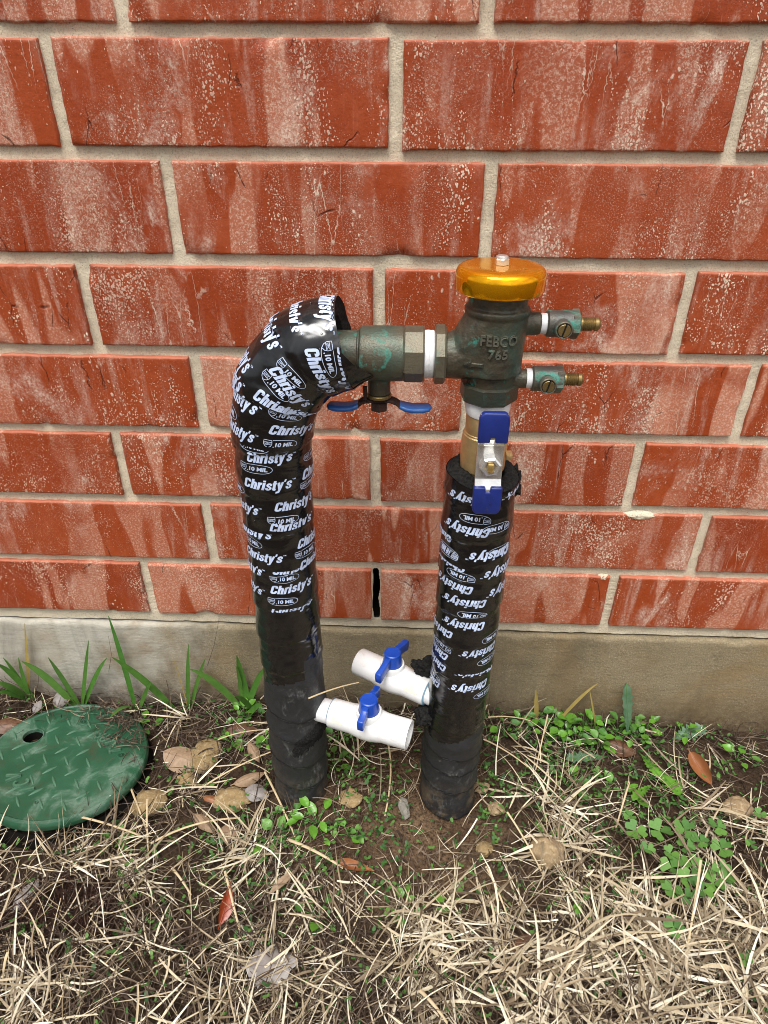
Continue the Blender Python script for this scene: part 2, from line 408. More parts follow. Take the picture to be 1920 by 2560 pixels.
def mat_cap():
    m, nt, b = newmat('amber_anodised_metal'); k = NB(nt); v = k.coord()
    c = k.mix(k.ramp(k.noise(v, 60, 5, .6, .4), .4, .65), (1.0, .47, .008), (.95, .37, .004))
    spot = k.math('MULTIPLY', k.ramp(k.voro(v, 260), .10, .16, 1, 0), k.ramp(k.noise(v, 70, 2), .52, .6))
    c = k.mix(k.math('MULTIPLY', spot, .5), c, (.45, .16, .01))
    k.link(c, b.inputs['Base Color']); b.inputs['Metallic'].default_value = .82
    k.link(k.math('ADD', k.ramp(k.noise(v, 120, 5, .7), .35, .7, .07, .20), k.math('MULTIPLY', spot, .3)), b.inputs['Roughness'])
    k.bump(k.noise(k.mapping(v, (1, 1, .2)), 240, 3), .05, .0004, b)
    return m
def mat_pvc():
    m, nt, b = newmat('white_pvc'); k = NB(nt); v = k.coord()
    c = k.mix(k.noise(v, 22, 4), (.82, .82, .81), (.76, .76, .745))
    d = k.math('MULTIPLY', k.ramp(k.noise(v, 70, 6, .7, .6), .52, .72, 0, .6), k.ramp(k.noise(v, 700, 3, .7), .4, .6, .3, 1))
    c = k.mix(d, c, (.52, .45, .36))
    sp = k.math('MULTIPLY', k.ramp(k.voro(v, 300), .07, .11, .7, 0), k.ramp(k.noise(v, 60, 2), .50, .58))
    c = k.mix(sp, c, (.20, .13, .08))
    k.link(c, b.inputs['Base Color']); k.link(k.math('ADD', .28, k.math('MULTIPLY', d, .4)), b.inputs['Roughness'])
    k.bump(k.noise(v, 200, 3), .08, .0005, b)
    return m
def mat_lid():
    m, nt, b = newmat('green_plastic_lid'); k = NB(nt); v = k.coord()
    c = k.mix(k.ramp(k.noise(v, 25, 4, .6, .4), .35, .65), (.012, .066, .030), (.022, .096, .048))
    ch = k.ramp(k.noise(v, 24, 6, .65, .7), .50, .64, 0, .62, True)
    c = k.mix(k.math('MULTIPLY', ch, k.ramp(k.noise(v, 300, 4, .7), .3, .6, .4, 1)), c, (.17, .25, .19))
    dirt = k.ramp(k.noise(k.vadd(v, (.4, .2, .1)), 38, 5, .7, .4), .52, .70, 0, .6)
    c = k.mix(dirt, c, (.050, .045, .024))
    sp = k.ramp(k.voro(v, 45), .035, .05, 1, 0)
    c = k.mix(k.math('MULTIPLY', sp, k.ramp(k.noise(v, 20, 1), .55, .6)), c, (.75, .75, .72))
    k.link(c, b.inputs['Base Color']); k.link(k.math('ADD', k.ramp(k.noise(v, 60, 3), .3, .7, .36, .5), k.math('MULTIPLY', ch, .2)), b.inputs['Roughness'])
    k.bump(k.noise(v, 900, 3, .7), .35, .0006, b)
    return m
def mat_island(name, stops, rough=.75, nscale=400, trans=0.0, spec=.3):
    m, nt, b = newmat(name); k = NB(nt)
    c = k.colramp(k.island(), stops)
    v = k.coord(); c = k.mix(k.ramp(k.noise(v, nscale, 3, .7), .4, .7, 0, .4), c, tuple(x*.55 for x in stops[len(stops)//2][1]))
    k.link(c, b.inputs['Base Color']); b.inputs['Roughness'].default_value = rough; b.inputs['Specular IOR Level'].default_value = spec
    if trans:
        b.inputs['Transmission Weight'].default_value = 0
        b.inputs['Subsurface Weight'].default_value = trans; b.inputs['Subsurface Radius'].default_value = (.002, .003, .001); b.inputs['Subsurface Scale'].default_value = .3
    return m
def mat_leaf(name, a, bcol, rough=.4, vein=(.1, .2, .05), nscale=120, spec=.45):
    m, nt, b = newmat(name); k = NB(nt); v = k.coord(); r = k.objrand()
    c = k.mix(k.ramp(k.noise(v, nscale, 4), .35, .65), a, bcol)
    c = k.mix(k.math('MULTIPLY', r, .5), c, vein)
    k.link(c, b.inputs['Base Color']); b.inputs['Roughness'].default_value = rough; b.inputs['Specular IOR Level'].default_value = spec
    k.bump(k.noise(v, 350, 3), .35, .0006, b)
    return m
def mat_soil():
    m, nt, b = newmat('crumbly_brown_soil'); k = NB(nt); v = k.coord()
    c = k.mix(k.ramp(k.noise(v, 12, 5, .6), .35, .65), (.105, .063, .036), (.215, .138, .080))
    g = k.noise(v, 330, 5, .75)
    c = k.mix(k.ramp(g, .36, .54, .9, 0), c, (.022, .013, .008))
    c = k.mix(k.ramp(g, .58, .72, 0, .7), c, (.38, .27, .17))
    peb = k.ramp(k.voro(v, 240), .10, .2, .55, 0)
    c = k.mix(k.math('MULTIPLY', peb, k.ramp(k.noise(v, 40, 2), .52, .6)), c, (.36, .27, .17))
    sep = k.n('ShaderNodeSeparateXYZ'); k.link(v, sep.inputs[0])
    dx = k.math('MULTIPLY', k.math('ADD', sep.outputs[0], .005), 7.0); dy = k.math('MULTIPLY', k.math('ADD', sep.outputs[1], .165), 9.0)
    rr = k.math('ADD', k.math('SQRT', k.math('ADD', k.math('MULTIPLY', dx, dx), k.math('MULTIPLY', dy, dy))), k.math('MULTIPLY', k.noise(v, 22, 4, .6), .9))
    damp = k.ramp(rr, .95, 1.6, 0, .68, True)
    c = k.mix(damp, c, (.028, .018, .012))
    k.link(c, b.inputs['Base Color']); b.inputs['Roughness'].default_value = .95; b.inputs['Specular IOR Level'].default_value = .15
    k.bump(k.math('ADD', k.noise(v, 260, 6, .75), k.math('MULTIPLY', k.noise(v, 70, 4), 1.5)), 1.0, .004, b)
    return m
def mat_stone(name, a, bcol, spot):
    m, nt, b = newmat(name); k = NB(nt); v = k.vadd(k.coord(), (.2, .4, .1))
    c = k.mix(k.ramp(k.noise(v, 70, 6, .7, .5), .35, .65), a, bcol)
    c = k.mix(k.ramp(k.noise(v, 240, 4, .7), .52, .68, 0, .7), c, spot)
    c = k.mix(k.ramp(k.noise(v, 45, 5, .7, 1), .55, .7, 0, .55), c, (.07, .05, .03))
    k.link(c, b.inputs['Base Color']); b.inputs['Roughness'].default_value = .85
    k.bump(k.noise(v, 260, 6, .7), .8, .0018, b)
    return m

M = dict(
    brick=mat_brick(),
    mortar=mat_sandy('sandy_mortar', (.66, .565, .405), (.79, .70, .535), (.30, .24, .165)),
    concrete=mat_sandy('foundation_concrete', (.240, .190, .110), (.350, .285, .180), (.12, .10, .065), grain=620, bump=.8, stains=concrete_stains),
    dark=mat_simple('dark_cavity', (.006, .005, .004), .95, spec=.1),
    tape=mat_tape(), oldtape=mat_oldtape(),
    print=mat_simple('pale_blue_tape_print', (.55, .64, .84), .28, spec=.4),
    tapeedge=mat_simple('dusty_tape_edge', (.045, .045, .045), .7, noise_col=(.20, .20, .195), nscale=180),
    foam=mat_simple('black_foam', (.010, .010, .010), .95, bump=1.0, bscale=900, bdist=.002, spec=.15, noise_col=(.028, .027, .025), nscale=500),
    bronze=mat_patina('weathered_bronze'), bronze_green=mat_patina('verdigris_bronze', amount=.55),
    bronze_dark=mat_patina('dark_bronze', (.098, .096, .090), (.045, .045, .045), amount=.545),
    brass=mat_brass(), brass_dull=mat_brass('aged_brass', (.30, .21, .085), .38, .2), brass_bright=mat_brass('bright_brass', (.80, .55, .20), .2, 0),
    ptfe=mat_simple('white_thread_tape', (.80, .80, .79), .5, noise_col=(.70, .70, .71), nscale=90, bump=.5, bscale=300, bdist=.0006),
    cap=mat_cap(),
    etched=mat_simple('etched_gold', (.95, .62, .16), .4, metal=.9),
    chrome=mat_simple('bright_steel', (.88, .87, .84), .24, metal=.78, noise_col=(.74, .72, .68), nscale=120),
    grip=mat_simple('navy_vinyl_grip', (.010, .022, .155), .34, noise_col=(.014, .030, .19), nscale=60, bump=.25, bscale=120),
    oldgrip=mat_simple('faded_blue_vinyl', (.016, .085, .30), .35, noise_col=(.03, .11, .33), nscale=120, bump=.4, bscale=160),
    rust=mat_simple('rusted_iron', (.055, .020, .010), .85, metal=.2, noise_col=(.025, .012, .009), nscale=300, bump=1.0, bscale=700, bdist=.0012),
    pvc=mat_pvc(),
    pvcblue=mat_simple('blue_primer_stain', (.25, .42, .55), .4),
    glue=mat_simple('yellowed_label_residue', (.72, .70, .55), .6, noise_col=(.80, .79, .72), nscale=160),
    bluepl=mat_simple('blue_plastic', (.006, .050, .345), .30, noise_col=(.008, .065, .40), nscale=50, bump=.08),
    lid=mat_lid(), lidworn=mat_simple('scuffed_green_plastic', (.040, .125, .068), .55, noise_col=(.085, .165, .105), nscale=150, bump=.2, bscale=600), water=mat_water(),
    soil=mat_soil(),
    straw=mat_island('dry_straw', [(0, (.075, .050, .030)), (.22, (.27, .20, .125)), (.5, (.56, .46, .305)), (.78, (.73, .64, .47)), (1, (.86, .80, .65))], .6),
    stalk=mat_island('straw_stalk_mat', [(0, (.56, .43, .25)), (1, (.66, .55, .37))], .55),
    thatch=mat_island('dark_thatch', [(0, (.022, .014, .010)), (.45, (.070, .045, .031)), (.85, (.16, .115, .08)), (1, (.32, .25, .17))], .85),
    moss=mat_island('brown_moss', [(0, (.016, .008, .006)), (.6, (.042, .018, .012)), (1, (.085, .038, .022))], .9),
    cover=mat_island('seedling_green', [(0, (.022, .065, .016)), (.5, (.048, .130, .026)), (1, (.11, .225, .045))], .5, 300),
    blade=mat_leaf('grass_blade_green', (.045, .145, .018), (.075, .20, .030), .38, (.11, .19, .04)),
    clover=mat_leaf('clover_green', (.040, .130, .028), (.085, .205, .045), .55, (.17, .34, .045), 200),
    chick=mat_leaf('bright_seedling_green', (.090, .245, .022), (.135, .310, .036), .32, (.075, .18, .02)),
    dande=mat_leaf('dusty_green', (.060, .130, .060), (.105, .185, .105), .5, (.12, .20, .13)),
    yellowblade=mat_leaf('yellowed_blade', (.33, .24, .06), (.42, .31, .10), .5, (.25, .2, .06)),
    leaf_tan=mat_leaf('tan_dead_leaf', (.30, .195, .115), (.40, .28, .18), .65, (.20, .14, .09), 260),
    leaf_brown=mat_leaf('brown_dead_leaf', (.090, .042, .022), (.17, .085, .045), .5, (.06, .03, .02), 200),
    leaf_red=mat_leaf('russet_dead_leaf', (.24, .034, .009), (.33, .062, .014), .3, (.2, .03, .01), 130),
    leaf_rust=mat_leaf('orange_brown_dead_leaf', (.24, .085, .028), (.32, .125, .045), .45, (.2, .08, .03), 130),
    leaf_grey=mat_leaf('grey_dead_leaf', (.21, .185, .165), (.34, .305, .285), .5, (.2, .18, .17), 120),
    stone_tan=mat_stone('tan_limestone', (.36, .26, .14), (.22, .15, .08), (.50, .40, .26)),
    stone_yellow=mat_stone('yellow_limestone', (.33, .235, .11), (.22, .145, .06), (.48, .40, .26)),
    stone_grey=mat_stone('grey_stone', (.26, .24, .20), (.16, .15, .12), (.34, .31, .26)),
)
# ------------------------------------------------------------------ the setting: ground
def ground():
    fx = np.concatenate([[-40, -20, -10, -5, -3, -2, -1.4, -1.0, -.8], np.linspace(-.62, .62, 420), [.8, 1.0, 1.4, 2, 3, 5, 10, 20, 40]])
    fy = np.concatenate([[-60, -30, -15, -8, -4, -2.2, -1.3, -.9, -.65], np.linspace(-.48, .06, 200)])
    X, Y = np.meshgrid(fx, fy); Z = gh(X, Y)
    amp = np.where((np.abs(X) < .63) & (Y > -.5), 1.0, 0.0)
    nz = np.zeros_like(Z)
    for i in range(X.shape[0]):
        for j in range(X.shape[1]):
            if amp[i, j]:
                nz[i, j] = .0042*mnoise.fractal(Vector((X[i, j]*55, Y[i, j]*55, 0)), .9, 2.1, 4)
    Z = Z + nz - .002
    n, m = X.shape
    V = np.stack([X, Y, Z], -1).reshape(-1, 3)
    a = (np.arange(n-1)[:, None]*m + np.arange(m-1)[None]).ravel()
    F = np.stack([a, a+1, a+m+1, a+m], 1)
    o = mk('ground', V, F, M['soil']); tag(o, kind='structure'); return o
ground()

# ------------------------------------------------------------------ the brick wall on its concrete footing
WALL = empty('brick_wall', (0, 0, 0))
tag(WALL, 'red brick wall with recessed sandy mortar joints standing on a grey concrete footing', 'wall')
BH, BP, JT, BL = .0672, .0765, .0100, .2368
TOP0 = .670
joint_x = {-1: [-.2024, .0469], 0: [-.2603, -.0139, .2302], 1: [-.1874, .0583], 2: [-.2715, -.0259, .2245],
           3: [-.1885, .0530, .2975], 4: [-.2749, -.0294, .215], 5: [-.1997, .0500, .2953], 6: [-.2769, -.0291, .22]}
PLEN = .2469
def brick_mesh(L_, H_, seed, fine):
    r = random.Random(seed)
    nx, nz = (40, 12) if fine else (6, 3)
    us = np.concatenate([[0, .0006, .0014, .003], np.linspace(.007, L_-.007, nx), [L_-.003, L_-.0014, L_-.0006, L_]])
    ws = np.concatenate([[0, .0006, .0014, .003], np.linspace(.007, H_-.007, nz), [H_-.003, H_-.0014, H_-.0006, H_]])
    V = []; nU, nW = len(us), len(ws); rad = .0013
    for wv in ws:
        for uv in us:
            d = min(uv, L_-uv, wv, H_-wv)
            q = Vector((uv*60+seed*3.7, wv*60, seed*1.3))
            nchip = mnoise.noise(q*1.0)
            chip = max(0, nchip-.36)*.016*max(0, 1-d/.006) if fine else 0
            yo = (rad - math.sqrt(max(0, rad*rad-(rad-d)**2))) if d < rad else 0
            yo += chip + (.0005*mnoise.noise(q*.5) if fine else 0)
            jx = (.0009*mnoise.noise(q*2.2+Vector((9, 0, 0)))) if fine else 0
            jz = (.0009*mnoise.noise(q*2.0+Vector((0, 9, 0)))) if fine else 0
            V.append((uv-L_/2+jx, yo, wv-H_/2+jz))
    F = [(i*nU+j, i*nU+j+1, (i+1)*nU+j+1, (i+1)*nU+j) for i in range(nW-1) for j in range(nU-1)]
    # returns running back into the mortar
    rim = [j for j in range(nU)] + [i*nU+nU-1 for i in range(1, nW)] + [(nW-1)*nU+j for j in range(nU-2, -1, -1)] + [i*nU for i in range(nW-2, 0, -1)]
    b = len(V); V += [(V[i][0], .035, V[i][2]) for i in rim]; k = len(rim)
    F += [(rim[(i+1) % k], rim[i], b+i, b+(i+1) % k) for i in range(k)]
    me = mesh_from('brick', V, F, [M['brick']], True); me.set_sharp_from_angle(angle=R_(50))
    return me
seed = 0
plain_brick = brick_mesh(BL, BH, 999, False)
for row in range(-6, 7):
    zc = TOP0 - BP*row - BH/2
    known = joint_x.get(row)
    if known is None: known = [(.0469 if row % 2 else -.0139)+random.uniform(-.004, .004)]
    js = list(known)
    while js[0] > -1.05: js.insert(0, js[0]-PLEN+random.uniform(-.002, .002))
    while js[-1] < 1.05: js.append(js[-1]+PLEN+random.uniform(-.002, .002))
    for a, c in zip(js[:-1], js[1:]):
        seed += 1; Lb = c-a-JT
        fine = row >= -1 and a < .47 and c > -.47
        me = brick_mesh(Lb, BH, seed, True) if fine else plain_brick
        o = link('brick', me, WALL)
        o.location = ((a+c)/2, random.uniform(-.0006, .0010), zc+random.uniform(-.0008, .0008))
        o.rotation_euler = (random.uniform(-.003, .003), random.uniform(-.002, .002), random.uniform(-.003, .003))
# mortar sheet, tooled a little hollow, with the open weep slot left in it
MY = .0046
SLOT = (-.0333, -.0249, .1430, .2110)
def mortar():
    xs = np.concatenate([[-1.06], np.linspace(-.56, SLOT[0], 190), np.linspace(SLOT[0], SLOT[1], 15)[1:], np.linspace(SLOT[1], .56, 210)[1:], [1.06]])
    zs = np.concatenate([np.linspace(.1290, SLOT[2], 6), np.linspace(SLOT[2], SLOT[3], 90)[1:], np.linspace(SLOT[3], .78, 200)[1:], [1.13]])
    n, m = len(zs), len(xs); V = []
    for z in zs:
        for x in xs:
            q = Vector((x*90, z*90, 3))
            if z < .1291: z += .0016*mnoise.noise(Vector((x*38, 1, 1)))
            V.append((x, MY + .0011*mnoise.noise(q*.35) + .0007*mnoise.noise(q*1.6) + .0006*mnoise.noise(q*5), z))
    F = []
    for i in range(n-1):
        for j in range(m-1):
            cx, cz = (xs[j]+xs[j+1])/2, (zs[i]+zs[i+1])/2
            if SLOT[0] < cx < SLOT[1] and SLOT[2] < cz < SLOT[3]:
                hw = (SLOT[1]-SLOT[0])/2; mx = (SLOT[0]+SLOT[1])/2+.0006*math.sin(cz*140); top = SLOT[3]-hw-cz
                if ((cx-mx)/(hw*(.86+.10*math.sin(cz*210))))**2 + (0 if top > 0 else (top/hw)**2) < 1: continue
            F.append((i*m+j, i*m+j+1, (i+1)*m+j+1, (i+1)*m+j))
    mk('mortar', V, F, M['mortar'], WALL)
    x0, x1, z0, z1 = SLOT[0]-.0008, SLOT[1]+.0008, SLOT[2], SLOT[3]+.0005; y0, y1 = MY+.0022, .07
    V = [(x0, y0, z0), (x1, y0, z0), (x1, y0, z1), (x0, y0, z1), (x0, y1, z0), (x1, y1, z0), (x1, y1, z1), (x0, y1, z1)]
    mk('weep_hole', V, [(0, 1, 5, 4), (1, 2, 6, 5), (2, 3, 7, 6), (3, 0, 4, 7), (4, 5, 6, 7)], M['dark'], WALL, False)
    # back of the wall so that light does not leak round it
    mk('wall_core', *rbox(0, .115, .63, 2.12, .07, 1.0, 0), M['dark'], WALL, False)
mortar()
def mortar_lump(px, py, wx, wz, sd):
    P = wpt(px, py, 0.0)
    V = []; F = []; n = 26
    for ring in range(6):
        t = ring/5
        for k in range(n):
            a = 2*PI*k/n; rr = (1+.42*mnoise.noise(Vector((math.cos(a)*1.7+sd, math.sin(a)*1.7, sd))))*(1-t*.999)
            V.append((P.x+wx*rr*math.cos(a), -.0036*math.sin(min(1, t*1.4)*PI/2)+.0035+.0012*mnoise.noise(Vector((rr*4+sd, a*2, 0))), P.z+wz*rr*math.sin(a)))
    for i in range(5):
        for k in range(n): F.append((i*n+k, i*n+(k+1) % n, (i+1)*n+(k+1) % n, (i+1)*n+k))
    mk('mortar_smear', V, F, M['mortar'], WALL)
mortar_lump(1600, 1292, .020, .0055, 2); mortar_lump(1508, 1447, .008, .0035, 5)
def footing():
    xs = np.concatenate([[-1.06], np.linspace(-.56, .56, 320), [1.06]])
    prof = [(.030, .1262), (.006, .1262), (.0024, .1256), (.0008, .1240)] + [(.0003, z) for z in np.linspace(.1215, -.06, 46)] + [(.0003, -.25)]
    V = []
    for (y, z) in prof:
        for x in xs:
            q = Vector((x*40, z*40, 8))
            lip = max(0, mnoise.noise(Vector((x*34, 2, 0)))-.05)*.006 if z > .1235 else 0
            V.append((x, y + .0008*mnoise.noise(q*.3) + .0005*mnoise.noise(q*1.3) + (lip if z > .1235 else 0), z - lip*.6 + (.0010*mnoise.noise(Vector((x*60, 0, 4))) if z > .1235 else 0)))
    m = len(xs); n = len(prof)
    F = [(i*m+j, (i+1)*m+j, (i+1)*m+j+1, i*m+j+1) for i in range(n-1) for j in range(m-1)]
    mk('footing', V, F, M['concrete'], WALL)
footing()
# ------------------------------------------------------------------ backflow preventer: one rigid assembly
BF = empty('backflow_preventer', (0, 0, 0))
tag(BF, 'backflow preventer assembly of bronze valves with an amber cap between two black taped pipes', 'plumbing')
YP = -.125
#PATHS-BEGIN
def cr(P, n):
    """Catmull-Rom through control rows, n samples"""
    P = np.array(P, float); Q = np.vstack([2*P[0]-P[1], P, 2*P[-1]-P[-2]]); m = len(P)-1
    ts = np.linspace(0, m-1e-9, n); out = []
    for t in ts:
        i = int(t); f = t-i; a, b, c, d = Q[i:i+4]
        out.append(.5*((2*b)+(c-a)*f+(2*a-5*b+4*c-d)*f*f+(3*b-a-3*c+d)*f**3))
    return np.array(out)
# x, z, radius along each run
LEFT = [(-.1012, -.04, .0252), (-.1008, .03, .0254), (-.1000, .10, .0262), (-.0985, .18, .0262), (-.0985, .26, .0264), (-.0985, .34, .0260), (-.0982, .40, .0268),
        (-.0965, .438, .0290), (-.0885, .467, .0305), (-.0720, .487, .0312), (-.0560, .4955, .0312), (-.0415, .4985, .0305)]
RIGHT = [(.0508, -.04, .0255), (.0506, .03, .0262), (.0508, .09, .0265), (.0525, .15, .0262), (.0538, .21, .0258), (.0548, .28, .0262), (.0555, .345, .0262), (.0560, .405, .0258)]
def run(ctrl, n):
    C = cr(ctrl, n); x, z, r = C.T
    d = np.gradient(np.c_[x, z], axis=0); L_ = np.linalg.norm(d, axis=1); T = d/L_[:, None]
    s = np.concatenate([[0], np.cumsum(np.hypot(np.diff(x), np.diff(z)))])
    return x, z, r, T, s
NL, NR, NA = 300, 260, 112
RL = run(LEFT, NL); RR = run(RIGHT, NR)
def saw(u): return u-np.floor(u)
def rad_profile(r, s, phi, side):
    """radius with the ledges of the tape turns"""
    if side == 'L':
        seams = np.array([0, .062, .098, .132, .168, .196]); printed = s > .236
    else:
        seams = np.array([0, .058, .100, .128, .150]); printed = s > .172
    tilt = .006*np.sin(phi+.6)
    q = s+tilt
    k = np.clip(np.searchsorted(seams, q)-1, 0, len(seams)-1)
    nxt = np.append(seams, seams[-1]+.05)[k+1]
    f = np.clip((q-seams[k])/(nxt-seams[k]), 0, 1)
    low = .0023*(1-f)
    hel = .0016*(1-saw((s-phi/(2*PI)*.018)/.036))
    return r + np.where(printed, hel, low)
def surf(side, s, phi, lift=0.0):
    x, z, r, T, S = RL if side == 'L' else RR
    s = np.asarray(s, float); phi = np.asarray(phi, float)
    X = np.interp(s, S, x); Z = np.interp(s, S, z); R = np.interp(s, S, r); tx = np.interp(s, S, T[:, 0]); tz = np.interp(s, S, T[:, 1])
    rr = rad_profile(R, s, phi, side)+lift
    B = np.stack([tz, np.zeros_like(tz), -tx], -1); N = np.array([0, -1.0, 0])
    P = np.stack([X, np.full_like(X, -.125), Z], -1)
    return P + rr[..., None]*(np.cos(phi)[..., None]*N + np.sin(phi)[..., None]*B)
#PATHS-END
def wrinkle(P, side):
    out = P.copy()
    for i in range(len(P)):
        p = Vector(P[i]); q = Vector((p.x*45, p.y*45, p.z*70))
        a = .0006
        if side == 'L' and p.z > .40: a = .0011
        g = Vector((p.x*70+p.z*60, p.y*30, p.z*95-p.x*50))
        f = 1-abs(mnoise.noise(g*.55))*2.2
        fold = .0011*max(0, f-.35)
        out[i, 1] += a*mnoise.noise(q)-fold; out[i, 0] += a*mnoise.noise(q+Vector((5, 5, 5)))
    return out
def pipe_wrap(side, n, top_fn=None):
    S = (RL if side == 'L' else RR)[4]; smax = S[-1]
    ss = np.linspace(0, smax, n); ph = np.linspace(-PI, PI, NA, endpoint=False)
    A, B = np.meshgrid(ss, ph, indexing='ij')
    if top_fn is not None:
        f = np.clip((A-(smax-.05))/.05, 0, 1); A = A + f*top_fn(B)
    P = surf(side, A, B).reshape(-1, 3)
    P = wrinkle(P, side)
    a = np.arange(n-1)[:, None]*NA; j = np.arange(NA)[None]; j2 = (j+1) % NA
    F = np.stack([a+j, a+j2, a+NA+j2, a+NA+j], -1).reshape(-1, 4)
    cs = A[:-1].ravel() if False else (A[:-1]+A[1:])/2
    edge = .233 if side == 'L' else .176
    lim = edge + .010*np.sin(B[:-1]+(.9 if side == 'L' else -.4)) + np.where((B[:-1] > .55) & (B[:-1] < 2.6) & (side == 'L'), .022, 0)
    midx = (cs < lim).astype(int).ravel()
    me = mesh_from('pipe_wrap', P, F, [M['tape'], M['oldtape']], True, midx)
    o = link('pipe_wrap', me, BF); return o, P, smax
top_R = lambda p: .0035*np.sin(-p) - .0035*np.cos(p) - .001
wl, PL, SL = pipe_wrap('L', NL)
wr, PR, SR = pipe_wrap('R', NR, top_R)
wl['label'] = 'left pipe wrapped in printed black tape and bent over at the top'
wr['label'] = 'right straight pipe wrapped in printed black tape with an open foam top'
def foam_ring(ring, centre, inner, axis, out_push, name, parent, rough=.0022):
    """rough torn foam face between the tape's end and the inner opening"""
    n = len(ring); V = []; F = []; K = 7; c = Vector(centre); a = Vector(axis).normalized()
    for i in range(K):
        t = i/(K-1)
        for k in range(n):
            p = Vector(ring[k]); d = p-c; d -= a*d.dot(a); inn = c + d.normalized()*inner + a*((p-c).dot(a))
            q = p.lerp(inn, t)*1.0 + a*out_push*math.sin(t*PI*.55)
            q += a*rough*mnoise.noise(q*260)*min(1, t*4) + d.normalized()*(-.0004)
            V.append(q)
    for i in range(K):          # turn down inside
        pass
    V += [V[(K-1)*n+k]-a*.02 for k in range(n)]
    for i in range(K):
        for k in range(n): F.append((i*n+k, i*n+(k+1) % n, (i+1)*n+(k+1) % n, (i+1)*n+k))
    return mk(name, V, F, M['foam'], parent)
endL = PL.reshape(NL, NA, 3)[-1]; endR = PR.reshape(NR, NA, 3)[-1]
axL = (RL[3][-1][0], 0, RL[3][-1][1])
foam_ring(endL, Vector((-.0415, YP, .4985)), .0192, axL, -.0035, 'foam_end', wl, .0008)
foam_ring(endR, Vector((.0560, YP, .402)), .0172, (0, 0, 1), .0045, 'foam_end', wr)
def foam_lump(pos, size, sd, parent, name='torn_foam'):
    bm = bmesh.new(); bmesh.ops.create_icosphere(bm, subdivisions=4, radius=1)
    for v in bm.verts:
        d = v.co.copy(); k = 1+.60*mnoise.noise(d*1.9+Vector((sd, 0, 0)))+.28*mnoise.noise(d*5+Vector((0, sd, 0)))+.12*mnoise.noise(d*14+Vector((0, 0, sd)))
        v.co = Vector((d.x*size[0]*k+pos[0], d.y*size[1]*k+pos[1], d.z*size[2]*k+pos[2]))
    me = bpy.data.meshes.new(name); bm.to_mesh(me); bm.free(); me.materials.append(M['foam'])
    me.polygons.foreach_set('use_smooth', np.full(len(me.polygons), True)); return link(name, me, parent)
foam_lump((.024, -.104, .178), (.013, .007, .010), 1, wr); foam_lump((.026, -.130, .141), (.011, .010, .008), 2, wr)
foam_lump((.0815, -.117, .388), (.0055, .010, .011), 6, wr)
def tape_flap():
    V = []; F = []; ph = np.linspace(-.35, 1.75, 26); n = 7
    smax = RL[4][-1]
    for i in range(n):
        t = i/(n-1)
        for p in ph:
            ext = .0150*max(0, 1-abs((p-.85)/1.0))**.9+.0006
            q = Vector(surf('L', np.array([smax-.001]), np.array([p]), .0003)[0]); c = Vector((q.x, YP, .4985)); d = (q-c)
            V.append(Vector((q.x+ext*t, 0, 0))+Vector((0, c.y, c.z))+d*(1-.26*t*min(1, ext/.012)))
    m = len(ph); F = [(i*m+j, i*m+j+1, (i+1)*m+j+1, (i+1)*m+j) for i in range(n-1) for j in range(m-1)]
    mk('tape_flap', V, F, M['tape'], wl)
tape_flap()
# swollen strip of bare foam where the drain leaves the left pipe
def foam_patch():
    ss = np.linspace(.142, .176, 14); ph = np.linspace(-.1, 1.75, 30); V = []
    for i, s in enumerate(ss):
        for j, p in enumerate(ph):
            sp = s + .010*math.sin((p-.3)*1.2)
            e = min(i, len(ss)-1-i)/4; e2 = min(j, len(ph)-1-j)/4
            P = surf('L', np.array([sp]), np.array([p]), -.0008 + .0022*min(1, e)*min(1, e2))[0]
            P = P + (P-np.array([-.1, YP, P[2]]))*.05*mnoise.noise(Vector(P)*420); V.append(P)
    m = len(ph); F = [(i*m+j, i*m+j+1, (i+1)*m+j+1, (i+1)*m+j) for i in range(len(ss)-1) for j in range(m-1)]
    mk('bare_foam', V, F, M['foam'], wl)
foam_patch()

def tape_edges(side, seams, parent):
    V = []; F = []
    ph = np.linspace(-1.9, 1.9, 90)
    for s0 in seams:
        b = len(V)
        wob = np.array([.0012*mnoise.noise(Vector((p*2.2, s0*70, 1))) for p in ph])
        for ds, lift in ((-.0008, .0001), (.0004, .0006)):
            sv_ = s0-.006*np.sin(ph+.6)+wob
            P = surf(side, sv_+.0012, ph, lift); d = P-surf(side, sv_+.0012, ph, lift-.001); P[:, 2] += ds
            V += list(P)
        n = len(ph); F += [(b+i, b+i+1, b+n+i+1, b+n+i) for i in range(n-1)]
    mk('tape_edge', V, F, M['tapeedge'], parent)
tape_edges('L', [.062, .098, .132, .168, .196], wl); tape_edges('R', [.058, .100, .128, .150], wr)
